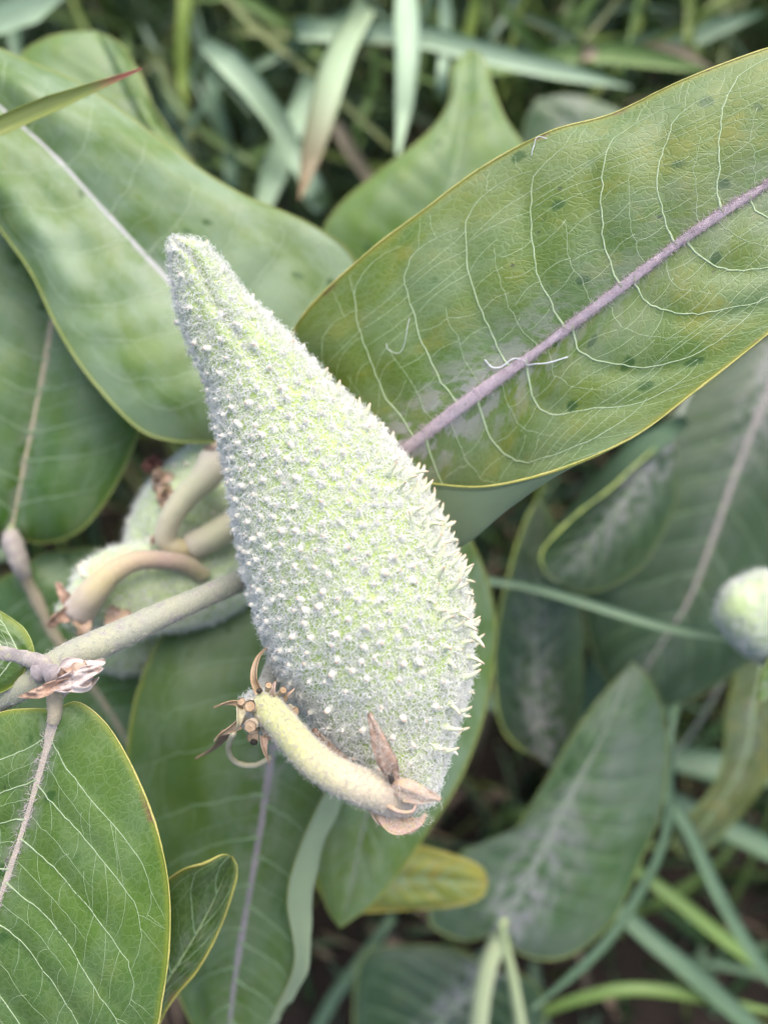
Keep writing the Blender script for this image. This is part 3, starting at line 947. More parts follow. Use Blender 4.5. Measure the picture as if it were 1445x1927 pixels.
M['pod'] = m.surf(col, .6, .3, .0, None, m.bump(m.noise(g, 2.5, 3, .6), .5, .0004), sheen=.35)
G, path, rad, Nn, Bn, Tn, th = pod_grid(AX, 120, 190, 5, .35, ridge=R(97))
mb = MB(); pod_mesh(mb, G)
pod = mb.build("seed_pod", M['pod'], A)
pod["label"] = "big spindle-shaped pale green pod covered in soft spines and white wool"

# spines: shared shapes, one object each
BLUNT = np.array([1.5, 1.25, 1.0, .86, .72, .40]); SHARP = np.array([1.5, 1.25, .80, .52, .38, .18])
def spine_mesh(name, ln, r0, bend, mat, prof, seg=8):
    zz = np.concatenate([[-.0004], np.array([0, .3, .65, .9, 1.0]) * ln])
    pth = np.stack([bend * (zz.clip(0) / ln) ** 2 * ln, np.zeros(6), zz], 1)
    mb = MB()
    tube(mb, pth, prof * r0, seg)
    me = mb.mesh(name)
    me.materials.append(mat)
    return me
M['bump'] = along_mat('bump_pale_woolly', [(0, (.56, .62, .36)), (.4, (.72, .72, .56)), (.85, (.78, .74, .62)), (1.0, (.60, .44, .32))], sheen=.5)
M['spine'] = along_mat('spine_green_to_tan', [(.0, (.48, .57, .28)), (.5, (.60, .64, .42)), (.86, (.66, .60, .42)), (1.0, (.50, .34, .22))], sheen=.5)
SP = [spine_mesh("spine", l, r_, b, M['spine' if q_ in (3, 4) else 'bump'], SHARP if q_ in (3, 4) else BLUNT) for q_, (l, r_, b) in enumerate(((.0009, .00046, .1), (.0011, .00052, .15), (.0013, .00046, .25), (.0021, .00058, .30), (.0028, .00056, .45), (.0009, .00050, .1)))]
cands = []
rgS = np.random.default_rng(5)
ap = 0
i_t = np.arange(10, 182)
pcs = []
# poisson-like scatter over the skin
p_, n_, gi, gj = pod_sample(G, 14000, None, rgS)
f_ = facing(p_, n_)
tt_ = gi / 190.0
order = np.arange(len(p_))
chosen = []
cp = np.zeros((0, 3))
for k in order:
    t = tt_[k]
    mind = .0019 + .0011 * rgS.random()
    if t < .16: mind *= 2.4
    elif t < .30: mind *= 1.35
    if t > .78: mind *= 1.5
    if t < .03 or t > .93: continue
    if len(cp) and np.min(np.linalg.norm(cp - p_[k], axis=1)) < mind: continue
    chosen.append(k); cp = np.vstack([cp, p_[k]])
chosen = np.array(chosen)
ch_f = f_[chosen]
bo = Vector(baseA)
spine_tips = []
DIMS = ((.0009, .00046, .1), (.0011, .00052, .15), (.0013, .00046, .25), (.0021, .00058, .30), (.0028, .00056, .45), (.0009, .00050, .1))
PROF = (BLUNT, BLUNT, BLUNT, SHARP, SHARP, BLUNT)
jobs = []
acr = norm(P(890, 1150, 140) - P(700, 1190, 140))
for k in chosen:
    q = n_[k]
    side = q @ acr
    tdir = -Tn[min(int(gi[k]), 189)]
    if side > .60 and f_[k] < .72: kind = (3 if rgS.random() < .55 else 4) if tt_[k] > .50 else rgS.choice([1, 2, 3])
    elif side < -.6: kind = 5 if rgS.random() < .4 else 1
    else: kind = rgS.choice([0, 0, 1, 2])
    ax = norm(q + tdir * rgS.normal(.10, .20) + rgS.normal(size=3) * .14)
    xa = norm(tdir * rgS.choice([-1, 1], p=[.3, .7]) - ax * (tdir @ ax) + rgS.normal(size=3) * .3); xa = norm(xa - ax * (xa @ ax)); ya = np.cross(ax, xa)
    s_ = rgS.uniform(.7, 1.25)
    big = DIMS[kind][0] * s_ * (1.0 if f_[k] > -.25 else .01) * (1.5 if f_[k] < .75 else 1)
    jobs.append((big, k, kind, xa, ya, ax, s_))
jobs.sort(key=lambda q: -q[0])
mb = MB()
for num, (big, k, kind, xa, ya, ax, s_) in enumerate(jobs):
    if f_[k] > -.3: spine_tips.append((p_[k], ax))
    if num < 300:
        o = link("spine", SP[kind], pod)
        mat = Matrix(((xa[0], ya[0], ax[0]), (xa[1], ya[1], ax[1]), (xa[2], ya[2], ax[2]))).to_4x4()
        o.matrix_local = Matrix.Translation(Vector(p_[k]) - bo) @ mat @ Matrix.Scale(s_, 4)
    else:
        ln, r0, bend = DIMS[kind]
        zz = np.concatenate([[-.0004], np.array([0, .3, .65, .9, 1.0]) * ln]) * s_
        tube(mb, p_[k] + ax * zz[:, None] + xa * (bend * (zz.clip(0) / ln) ** 2 * ln)[:, None], PROF[kind] * r0 * s_, 7)
print("spines", len(jobs))
if mb.n:
    o = mb.build("small_spine_mass", M['bump'], pod); o["kind"] = "stuff"

# wool
rgH = np.random.default_rng(9)
def keepA(Gp, nr):
    f = facing(Gp, nr)
    return np.where(f > -.35, 1.0, .25)
p, nr, gi2, gj2 = pod_sample(G, 68000, keepA, rgH)
tl = gi2 / 190.0
# thin it in patches so the green skin shows; leave the base and the tip shaggier
cell = np.sin(p[:, 0] * 900 + 3 * np.sin(p[:, 1] * 500)) * np.sin(p[:, 1] * 1100 + 2 * np.sin(p[:, 2] * 700)) * np.sin(p[:, 2] * 950)
ok = (rgH.random(len(p)) < .74 + .30 * cell) | (tl > .80) & (rgH.random(len(p)) < .9)
p, nr, tl = p[ok], nr[ok], tl[ok]
mb = MB()
hairs(mb, p, nr, .0020, .000046, K=7, lift=.50, curl=.66, rg=rgH)
# tufts around the foot of each spine
tp = np.repeat(np.array([a for a, b in spine_tips]), 22, 0)
tn = np.repeat(np.array([b for a, b in spine_tips]), 22, 0)
off = rgH.normal(size=tp.shape); off = norm(off - tn * np.sum(off * tn, 1, keepdims=True)) * .00033
hairs(mb, tp + off + tn * rgH.uniform(0, .0011, size=(len(tp), 1)), norm(tn * .6 + norm(off)), .0011, .000045, K=4, lift=.7, curl=.6, rg=rgH)
o = mb.build("wool", M['wool'], pod); o["kind"] = "stuff"

# stalk of the pod: from the old flower cluster round to the base of the pod
M['stalk'] = along_mat('pod_stalk', [(0, (.46, .48, .18)), (.35, (.50, .49, .20)), (.6, (.54, .47, .30)), (1, (.52, .40, .33))], rough=.6, sheen=.4)
st = crom(PP([(492, 1322, 128.5), (515, 1345, 125.5), (545, 1380, 123), (580, 1420, 121), (625, 1455, 120), (675, 1478, 120.5), (722, 1494, 123), (760, 1505, 127)]), 44)
rs = np.interp(np.linspace(0, 1, 44), [0, .06, .2, .5, .75, .9, 1], [24, 29, 29, 31, 34, 38, 36]) * .122 / FPX
mb = MB(); tube(mb, st, rs, 20, jitter=.01)
stalk = mb.build("pod_stalk", M['stalk'], pod)
stalk["label"] = "thick bent yellow stalk that carries the pod"
pp, nn2, tg = tube_points(st, rs, 5200, rgH)
mb = MB(); hairs(mb, pp, nn2, .00095, .000032, K=5, lift=.30, curl=.5, bias=tg * .2, rg=rgH)
o = mb.build("stalk_down", M['short_down'], pod); o["kind"] = "stuff"
# sepals at the base of the pod
M['sepal'] = plain_mat('dry_sepal', (.30, .18, .12), (.46, .32, .24), 1.6, .75, .3, .1, speck=(.28, .16, .13), grain=2.5)
M['sepal_pink'] = plain_mat('dry_sepal_pink', (.50, .38, .22), (.52, .36, .30), 1.2, .75, .3, .1, speck=(.42, .25, .21), grain=2.5)
def sepal(pts, half, roll=0., mat='sepal', curl=.35):
    mb = MB()
    n = 30
    path = crom(PP(pts), n)
    f = np.linspace(0, 1, n)
    d = pts[0][2] / 1000
    h = half * .85 * d / FPX * np.interp(f, [0, .12, .4, .7, .9, 1], [.55, .7, 1, .75, .35, .05])
    strip(mb, path, h, roll, .0, .0005, ns=11, curl=-curl, crumple=.00025)
    o = mb.build("sepal", M[mat], pod)
    pp_ = path[rgH.integers(2, n - 2, 260)] + norm(CAM - path[0]) * .0003 + rgH.normal(size=(260, 3)) * .0006
    mh = MB(); hairs(mh, pp_, np.repeat(norm(CAM - path[0])[None], 260, 0), .0011, .000028, K=4, lift=.15, curl=.4, bias=norm(path[-1] - path[0]) * .8, rg=rgH)
    q = mh.build("sepal_down", M['short_down'], pod); q["kind"] = "stuff"
sepal([(742, 1478, 122), (730, 1440, 119), (712, 1395, 118.5), (694, 1342, 119.5)], 23, .15)
sepal([(728, 1492, 121.5), (755, 1487, 119.8), (790, 1497, 119.8), (828, 1504, 121)], 25, -.2, 'sepal_pink')
sepal([(700, 1505, 123), (722, 1535, 122.5), (750, 1553, 123), (785, 1545, 125), (800, 1532, 128)], 21, .5, 'sepal_pink')
sepal([(690, 1470, 126), (640, 1430, 128), (610, 1395, 129), (590, 1372, 129)], 15, .3)
mb = MB()
tube(mb, crom(PP([(722, 1512, 120.5), (750, 1527, 119.5), (775, 1527, 119.8), (782, 1515, 120.3)]), 16), np.linspace(.45, .2, 16) / 1000, 7)
mb.build("withered_filament", M['sepal_pink'], pod)
mb = MB()
tube(mb, crom(PP([(735, 1452, 119.8), (737, 1466, 119.3), (734, 1476, 119.6)]), 8), np.array([.15, .3, .4, .45, .45, .4, .3, .1]) / 1000, 8)
M['black'] = plain_mat('dark_scar', (.03, .025, .02), (.06, .05, .035), 1, .7)
mb.build("dark_scar", M['black'], pod)

# --- old flower cluster the stalk grows from
M['umbel'] = plain_mat('old_flower_cluster', (.40, .36, .28), (.56, .52, .44), .7, .8, sheen=.4, speck=(.26, .20, .16), grain=2.0)
pc = crom(PP([(560, 1060, 166), (540, 1180, 162), (505, 1290, 143), (490, 1330, 132.5)]), 24)
mb = MB(); tube(mb, pc, np.linspace(1.8, 2.2, 24) / 1000, 12)
hub = crom(PP([(500, 1325, 134), (486, 1345, 130.5), (478, 1355, 128.5)]), 8)
tube(mb, hub, np.array([2.2, 3.0, 3.4, 3.5, 3.3, 2.9, 2.3, 1.2]) / 1000, 16, jitter=.05)
umb = mb.build("flower_cluster", M['umbel'], A)
umb["label"] = "shrivelled old flower cluster with broken stubs"
M['thread'] = plain_mat('withered_thread', (.34, .22, .12), (.46, .33, .21), .5, .7, .3, .1, speck=(.36, .24, .14))
M['stub'] = along_mat('stub', [(0, (.50, .46, .32)), (.7, (.46, .36, .24)), (1, (.30, .20, .12))], sheen=.3)
def stub(x, y, d, dx, dy, dd, r=.75, scar=True):
    a = P(x, y, d); b = P(x + dx, y + dy, d + dd)
    mb = MB()
    tube(mb, crom(np.vstack([a, (a + b) / 2, b]), 8), np.array([.9, .85, .8, .8, .85, 1.0, 1.1, 1.12]) * r / 1000, 10, jitter=.07, caps=False)
    o = mb.build("flower_stub", M['stub'], umb)
    if scar:
        dr = norm(b - a)
        mb = MB()
        tube(mb, np.vstack([b - dr * .0002, b - dr * .00012, b - dr * .0001]), np.array([1.0, 1.0, .3]) * r / 1000, 9)
        mb.build("stub_scar", M['thread'], umb, smooth=False)
for a in ((482, 1335, 127, -12, -6, -3.5, .85), (484, 1355, 126.5, -13, 12, -3.8, .95), (470, 1330, 128, -16, -10, -2.5, .6), (480, 1372, 127.5, -4, 16, -2.6, .95),
          (498, 1370, 127, 8, 16, -2.0, .8), (502, 1305, 129, 4, -16, -1.8, .55), (520, 1310, 129, 14, -12, -2.2, .55), (545, 1330, 130, 12, 8, -2, .6), (470, 1352, 129, -18, 4, -1, .7)):
    stub(*a)
def thread(pts, r0, r1, mat, par, name="withered_thread", roll=.4, flat=False):
    path = crom(PP(pts), 26)
    mb = MB()
    if flat: strip(mb, path, np.linspace(r0, r1, 26) / 1000, roll, .3, .00018, ns=5, twist=1.2)
    else: tube(mb, path, np.linspace(r0, r1, 26) / 1000, 7, jitter=.06)
    return mb.build(name, M[mat], par)
M['thread_pale'] = plain_mat('withered_thread_pale', (.56, .50, .30), (.62, .56, .40), .5, .7, .3, .1)
thread([(488, 1305, 129), (478, 1275, 129), (485, 1240, 131), (508, 1212, 135)], .7, .55, 'thread', umb, flat=True)
thread([(460, 1328, 126.5), (440, 1322, 126), (420, 1325, 126.5), (404, 1331, 127)], .55, .35, 'thread', umb, flat=True)
thread([(452, 1362, 126), (435, 1372, 126), (415, 1382, 126), (405, 1392, 126.5)], .85, .5, 'thread', umb, flat=True)
thread([(498, 1385, 125), (497, 1400, 124.5), (500, 1418, 124.5), (508, 1436, 125.5)], .75, .2, 'bract_brown', umb, flat=True)
thread([(455, 1330, 127), (452, 1345, 124.5), (450, 1362, 124.3), (446, 1372, 125)], 1.1, .3, 'thread_pale', umb, flat=True, roll=.1)
thread([(440, 1380, 134), (430, 1410, 140), (445, 1435, 143), (480, 1440, 144), (510, 1425, 145)], .6, .5, 'thread_pale', umb)
thread([(430, 1375, 136), (410, 1400, 145), (390, 1415, 148), (372, 1425, 150)], 1.1, .7, 'sepal', umb, flat=True)
thread([(513, 1318, 127.5), (514, 1300, 125.6), (518, 1283, 126)], .55, .45, 'sepal_pink', umb, name="dry_calyx", flat=True, roll=.2)
thread([(535, 1318, 128), (545, 1305, 126.4), (553, 1297, 127)], .5, .4, 'sepal_pink', umb, name="dry_calyx", flat=True)
for x, y, d, r in ((488, 1300, 126.8, .5), (478, 1395, 125.4, .65)):
    mb = MB()
    c = P(x, y, d); v = norm(CAM - c)
    tube(mb, c + v * (np.array([-1, -.6, 0, .6, 1]) * r / 1000)[:, None], np.array([.2, .8, 1, .8, .2]) * r / 1000, 10)
    mb.build("dark_bud", M['black'], umb)
pp, nn2, tg = tube_points(hub, np.array([2.2, 3.0, 3.4, 3.5, 3.3, 2.9, 2.3, 1.2]) / 1000, 1600, rgH)
mb = MB(); hairs(mb, pp, nn2, .0014, .000035, K=5, lift=.5, curl=.6, rg=rgH)
o = mb.build("cluster_down", M['wool'], umb); o["kind"] = "stuff"

# ================================================================== woolly pods behind
m = NT('pod_skin_soft')
g = m.vmul(m.n("TexCoord").outputs["Object"], 1000)
n1 = m.noise(g, .2, 4, .6)
col = m.mix(m.ramp(n1, .35, .65), (.44, .55, .24), (.54, .63, .35))
M['pod2'] = m.surf(col, .65, .3, 0, None, m.bump(m.noise(g, 2.0, 3, .6), .5, .0004), sheen=.5)
def small_pod(parent, axis, n_h, label, seed, wool=.0020, spn=14):
    G, path, rad, N2, B2, T2, th = pod_grid(axis, 64, 90, seed, .4)
    mb = MB(); pod_mesh(mb, G)
    o = mb.build("seed_pod", M['pod2'], parent); o["label"] = label
    rg = np.random.default_rng(seed)
    p, nr, a, b = pod_sample(G, n_h, lambda g_, n_: np.where(facing(g_, n_) > -.4, 1, .2), rg)
    mh = MB(); hairs(mh, p, nr, wool, .00007, K=5, lift=.5, curl=.6, rg=rg)
    q = mh.build("wool", M['wool'], o); q["kind"] = "stuff"
    p, nr, a, b = pod_sample(G, spn, lambda g_, n_: np.where(facing(g_, n_) > -.2, 1, 0), rg)
    me = SP[1]
    bo_ = Vector(parent.location)
    for k in range(spn):
        s = link("spine", me, o)
        s.matrix_local = Matrix.Translation(Vector(p[k]) - bo_) @ Vector(nr[k]).to_track_quat('Z', 'Y').to_matrix().to_4x4()
    return o
pod2 = small_pod(A, [(418, 848, 179, 18), (400, 868, 182, 52), (385, 910, 185, 78), (355, 970, 188, 92), (325, 1030, 191, 86), (300, 1085, 194, 60), (285, 1120, 196, 15)], 3800,
                 "woolly young pod hanging behind the big pod beside the bent yellow stalk", 31)
pod3 = small_pod(A, [(118, 1170, 170, 20), (150, 1150, 172, 42), (215, 1115, 175, 78), (300, 1100, 179, 88), (390, 1090, 183, 80), (460, 1075, 187, 55), (520, 1060, 190, 10)], 3800,
                 "woolly young pod lying behind the downy stem", 32)
pod4 = small_pod(A, [(160, 1190, 190, 15), (190, 1200, 192, 50), (250, 1205, 195, 62), (320, 1190, 198, 55), (390, 1165, 202, 15)], 2200, "pale woolly pod under the downy stem", 33, spn=8)
M['stalk2'] = along_mat('pod_stalk_cream', [(0, (.50, .44, .34)), (.3, (.56, .53, .33)), (.75, (.55, .49, .33)), (1, (.42, .34, .14))], sheen=.3)
M['stalk3'] = along_mat('pod_stalk_ochre', [(0, (.54, .44, .38)), (.3, (.54, .45, .24)), (.65, (.42, .29, .23)), (1, (.34, .30, .15))], sheen=.3)
def stalk_of(par, pts, rpx, mat, label=None):
    pth = crom(PP(pts), 40)
    d = np.mean([p[2] for p in pts]) / 1000
    r = np.interp(np.linspace(0, 1, 40), np.linspace(0, 1, len(rpx)), rpx) * d / FPX
    mb = MB(); tube(mb, pth, r, 14, jitter=.015)
    o = mb.build("pod_stalk", M[mat], par)
    if label: o["label"] = label
    pp, nn3, tg = tube_points(pth, r, 900, rgH)
    mh = MB(); hairs(mh, pp, nn3, .0008, .000018, K=4, lift=.4, curl=.5, rg=rgH)
    q = mh.build("stalk_down", M['short_down'], par); q["kind"] = "stuff"
stalk_of(pod2, [(408, 868, 172), (385, 900, 169), (350, 935, 168), (325, 970, 168), (312, 1005, 169), (318, 1025, 170), (345, 1032, 171), (365, 1028, 172)], [34, 28, 23, 22, 21, 20, 17], 'stalk2')
stalk_of(pod2, [(358, 1030, 172), (400, 1010, 173), (440, 985, 176), (480, 962, 180)], [26, 27, 26, 26], 'stalk2')
stalk_of(pod3, [(150, 1150, 163), (175, 1115, 161), (215, 1075, 161), (260, 1055, 163), (310, 1055, 166), (350, 1062, 169), (385, 1085, 172)], [30, 27, 22, 19, 17, 17, 16], 'stalk3')
def blur_sepal(par, pts, half, mat, roll=0.2):
    mb = MB(); n = 18
    path = crom(PP(pts), n); f = np.linspace(0, 1, n); d = pts[0][2] / 1000
    strip(mb, path, half * d / FPX * np.interp(f, [0, .3, .8, 1], [.7, 1, .5, .08]), roll, .3, .0004, ns=7, crumple=.0003)
    mb.build("sepal", M[mat], par)
blur_sepal(pod3, [(140, 1150, 162), (118, 1160, 160), (90, 1180, 160)], 14, 'sepal')
blur_sepal(pod3, [(135, 1140, 163), (120, 1118, 162), (106, 1098, 163)], 11, 'sepal')
blur_sepal(pod3, [(150, 1155, 162), (158, 1180, 161), (150, 1200, 162)], 17, 'sepal_pink')
blur_sepal(pod3, [(200, 1160, 167), (225, 1160, 166), (245, 1150, 167)], 20, 'sepal_pink')
blur_sepal(pod2, [(400, 870, 171), (415, 850, 169), (425, 825, 170)], 30, 'sepal_pink')
blur_sepal(pod2, [(420, 890, 172), (432, 870, 171), (436, 850, 172)], 16, 'sepal')
# faded flowers beside them
def faded(x, y, d, mat, s=1.0, k=6):
    mb = MB()
    c = P(x, y, d)
    for q in range(k):
        dr = norm(RNG.normal(size=3) + norm(CAM - c) * .4)
        L = .0026 * s
        pth = crom(np.vstack([c, c + dr * L * .6 + UP * .0006, c + dr * L]), 10)
        strip(mb, pth, .0011 * s * np.sin(np.linspace(.3, 3.0, 10)), RNG.uniform(-1, 1), .4, .0002, ns=5, crumple=.0003)
    o = mb.build("faded_flower", M[mat], A)
faded(300, 905, 176, 'sepal_pink', 1.25, 8)
faded(312, 935, 175, 'sepal_pink', 1.1, 7)
M['flower_dark'] = plain_mat('faded_flower_dark', (.14, .06, .05), (.22, .10, .08), .5, .8)
faded(285, 878, 180, 'flower_dark', 1.2, 9)
faded(300, 1020, 172, 'sepal', .8, 5)

# --- white fibres and flecks caught on the leaves
M['fibre'] = plain_mat('fibre_white', (.80, .80, .84), (.86, .86, .88), .5, .5, .3, .2)
def fibre(at, st_list, r, label):
    S = np.array([q[0] for q in st_list]); T_ = np.array([q[1] for q in st_list])
    c = crom(np.stack([S, T_, np.zeros(len(S))], 1), 40)
    p, nr = at(c[:, 0], c[:, 1], .25)
    p = p + nr * (np.abs(np.sin(np.linspace(0, 6, 40))) * .0004)[:, None]
    mb = MB(); tube(mb, p, r / 1000, 6)
    o = mb.build("plant_fibre", M['fibre'])
    tag(o, label, "fibre")
def near_st(at, x, y):
    best = None
    g1 = np.linspace(-.98, .98, 70)
    for t in np.linspace(.01, .95, 150):
        p, _ = at(g1, np.full(70, t), 0)
        px, py, _d = project(p)
        e = (px - x) ** 2 + (py - y) ** 2
        k = int(np.argmin(e))
        if best is None or e[k] < best[0]: best = (e[k], g1[k], t)
    return best[1], best[2]
fibre(atL1, [near_st(atL1, *q) for q in ((915, 678), (925, 692), (945, 690), (968, 676), (985, 680), (1010, 688), (1035, 683), (1070, 672))], .12, "white silky fibre lying across the lilac midrib of the broad leaf")
fibre(atL1, [near_st(atL1, *q) for q in ((768, 600), (762, 640), (748, 662), (735, 660), (728, 652))], .04, "fine hooked white hair on the broad leaf beside the pod")
fibre(atL1, [near_st(atL1, *q) for q in ((1028, 262), (1012, 268), (1005, 280), (1004, 292))], .06, "fine curled white hair at the yellow rim of the broad leaf")

# ================================================================== leaves beneath the pod
baseB = ground_at(700, 1250)
B = plant(baseB, "milkweed plant under the pod with broad drooping leaves and a yellowing leaf")
stB = stem_to_ground([(640, 1040, 196), (645, 1120, 205), (655, 1200, 230)], baseB)
M['stemB'] = along_mat('stem_green', [(0, (.30, .38, .16)), (1, (.20, .28, .10))], sheen=.2)
mb = MB(); tube(mb, stB, np.linspace(2.4, 3.4, len(stB)) / 1000, 14, jitter=.01); mb.build("stem", M['stemB'], B)
leaf(B, mid=[(590, 1100, 188), (540, 1300, 181), (512, 1420, 179), (495, 1530, 178.5), (470, 1680, 179), (450, 1790, 181), (436, 1890, 184), (420, 2060, 190)],
    lef=[(590, 1100, 188), (480, 1112, 187), (380, 1130, 185), (310, 1185, 183), (265, 1280, 181), (243, 1380, 181), (245, 1500, 182), (270, 1650, 184), (310, 1790, 186), (350, 1895, 188), (390, 1985, 189), (420, 2060, 190)],
    rig=[(590, 1100, 188), (700, 1200, 186), (690, 1370, 180), (618, 1480, 172), (565, 1590, 169.5), (541, 1690, 169), (556, 1810, 173), (520, 1900, 181), (470, 1990, 186), (420, 2060, 190)],
    ri=[(590, 1100, 188), (680, 1200, 187), (690, 1350, 182), (645, 1480, 176), (596, 1600, 174), (578, 1710, 174.5), (566, 1820, 177), (520, 1910, 182), (470, 1990, 186), (420, 2060, 190)],
    mats=(LM['mid'], M['under']), midmat='midrib_dim', midr=(1.3, .6), nv=11, lean=.16, veinmat='vein_soft', veinr=.14, branches=1, quilt=.4, wave=.7, margin='margin_green', marginr=.3,
    petiole=[(645, 1050, 198), (620, 1075, 193)], res=(90, 61), label="long green leaf under the pod with one edge rolled over", seed=41)
leaf(B, mid=[(850, 950, 204), (800, 1150, 200), (735, 1400, 199), (688, 1540, 199), (662, 1660, 200), (640, 1748, 202)],
    lef=[(850, 950, 204), (740, 1000, 205), (660, 1120, 204), (610, 1300, 203), (590, 1500, 202), (592, 1620, 202), (615, 1710, 202), (640, 1748, 202)],
    rig=[(850, 950, 204), (885, 1015, 201), (920, 1105, 200), (932, 1200, 199), (914, 1330, 198), (872, 1450, 198), (800, 1570, 199), (715, 1685, 201), (640, 1748, 202)],
    mats=(LM['silver'], M['under']), midmat='midrib_faint', midr=(1.1, .4), nv=11, lean=.16, veinmat='vein_soft', veinr=.14, branches=0, quilt=.4, wave=.8, margin='margin_green', marginr=.25,
    petiole=[(645, 1050, 200), (760, 960, 206)], label="silvery leaf with a pointed end showing beyond the pod", seed=42)
leaf(B, mid=[(560, 1640, 218), (700, 1655, 215), (820, 1657, 214), (918, 1662, 214)],
    lef=[(560, 1640, 218), (640, 1580, 218), (770, 1590, 216), (855, 1610, 214), (905, 1633, 214), (918, 1662, 214)],
    rig=[(560, 1640, 218), (640, 1705, 218), (740, 1714, 216), (850, 1708, 214), (903, 1690, 214), (918, 1662, 214)],
    mats=(LM['yellow'], M['under']), midmat='midrib_green', midr=(.7, .3), nv=8, veinmat='vein_soft', branches=0, margin='margin', marginr=.25, petiole=[(655, 1200, 230), (540, 1450, 226), (535, 1590, 220)],
    petr=1.2, res=(50, 33), label="blunt yellow leaf end with a brown spot", seed=43)

# ================================================================== plant whose leaves lie behind the stem
baseD = ground_at(-330, 1230)
D = plant(baseD, "milkweed plant with a dark saturated leaf crossing behind the silvery leaf and a purple joint")
stD = stem_to_ground([(20, 985, 190), (32, 1035, 192), (0, 1046, 198), (-80, 1060, 214)], baseD)
mb = MB(); tube(mb, stD, np.linspace(2.0, 3.2, len(stD)) / 1000, 14, jitter=.02)
mb.build("stem", M['stemB'], D)
mb = MB(); tube(mb, crom(PP([(20, 1000, 187), (27, 1030, 186.5), (38, 1060, 187), (48, 1085, 189)]), 16), np.array([1.7, 1.9, 2.2, 2.4, 2.5, 2.5, 2.4, 2.3, 2.3, 2.3, 2.2, 2.1, 2.0, 1.9, 1.8, 1.7]) / 1000, 12, jitter=.03)
mb.build("stem_joint", M['petiole_grey'], D)
leaf(D, mid=[(22, 1000, 189), (45, 880, 187), (70, 760, 186), (95, 620, 187), (108, 480, 189), (110, 250, 196)],
    lef=[(22, 1000, 189), (-40, 1000, 188), (-120, 930, 184), (-170, 800, 181), (-150, 640, 183), (-80, 500, 187), (0, 390, 190), (110, 250, 196)],
    rig=[(22, 1000, 189), (75, 1022, 192), (150, 997, 191), (220, 910, 190), (264, 810, 191), (275, 700, 194), (245, 550, 198), (185, 400, 200), (110, 250, 196)],
    mats=(LM['dark'], M['under']), midmat='midrib_tan', midr=(1.5, .6), nv=10, veinmat='vein_soft', branches=1, quilt=.4, wave=.6, margin='margin_green', marginr=.22, camber=3,
    label="dark green leaf with tan midrib tucked behind the silvery leaf", seed=51)
leaf(D, mid=[(44, 1078, 193), (75, 1140, 196), (110, 1205, 200), (200, 1330, 206), (260, 1430, 211), (300, 1500, 215)],
    lef=[(44, 1078, 193), (70, 1046, 199), (120, 1036, 200), (200, 1034, 202), (280, 1080, 206), (330, 1200, 209), (335, 1350, 212), (300, 1500, 215)],
    rig=[(44, 1078, 193), (0, 1090, 197), (-40, 1160, 200), (-20, 1300, 205), (60, 1420, 210), (180, 1500, 214), (300, 1500, 215)],
    mats=(LM['dark'], M['under']), midmat='midrib_tan', midr=(1.6, .6), nv=10, veinmat='vein_soft', branches=0, quilt=.4, wave=.6, margin='margin_green', marginr=.22,
    label="green leaf with pinkish midrib passing under the downy stem", seed=52)

# ================================================================== plant with the long lilac-dusted leaf
baseC = ground_at(1000, 2250)
C = plant(baseC, "low milkweed plant with a lilac-dusted upright leaf on twin pale stalks")
stC = stem_to_ground([(945, 1752, 247), (915, 1830, 247), (900, 1930, 250), (900, 2010, 258)], baseC)
M['stemC'] = along_mat('stem_pale', [(0, (.36, .42, .22)), (1, (.34, .42, .18))], sheen=.3)
mb = MB(); tube(mb, stC, np.linspace(2.9, 3.6, len(stC)) / 1000, 14, jitter=.01)
mb.build("stem", M['stemC'], C)
leaf(C, mid=[(940, 1750, 243), (1000, 1640, 237), (1060, 1520, 233), (1130, 1390, 231), (1165, 1310, 231), (1190, 1245, 233)],
    lef=[(940, 1750, 243), (880, 1772, 249), (812, 1745, 251), (815, 1690, 250), (870, 1602, 245), (955, 1568, 239), (1020, 1482, 235), (1075, 1392, 233), (1130, 1312, 233), (1190, 1245, 233)],
    rig=[(940, 1750, 243), (985, 1795, 246), (1060, 1800, 244), (1140, 1745, 240), (1200, 1650, 236), (1240, 1540, 233), (1257, 1420, 231), (1245, 1330, 231), (1220, 1275, 232), (1190, 1245, 233)],
    mats=(LM['lilac'], M['under']), midmat='midrib_faint', midr=(1.3, .5), nv=12, veinmat='vein_soft', veinr=.12, branches=0, quilt=.5, wave=.8, margin='margin_green', marginr=.22,
    petiole=[(995, 2010, 262), (980, 1930, 254), (962, 1830, 248)], petr=2.3, petmat='stemC', label="upright grey green leaf with a pale midrib and lilac dust", seed=61)
leaf(C, mid=[(930, 1830, 274), (850, 1900, 275), (780, 1990, 278), (700, 2100, 283)],
    lef=[(930, 1830, 274), (850, 1785, 280), (760, 1780, 282), (690, 1792, 282), (668, 1860, 282), (670, 1990, 283), (700, 2100, 283)],
    rig=[(930, 1830, 274), (990, 1840, 276), (1025, 1900, 278), (980, 2000, 280), (860, 2090, 282), (700, 2100, 283)],
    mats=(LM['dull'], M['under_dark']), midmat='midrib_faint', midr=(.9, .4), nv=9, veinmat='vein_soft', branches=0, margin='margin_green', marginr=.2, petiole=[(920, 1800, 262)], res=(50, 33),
    label="dull shaded leaf beneath the twin pale stalks", seed=62)

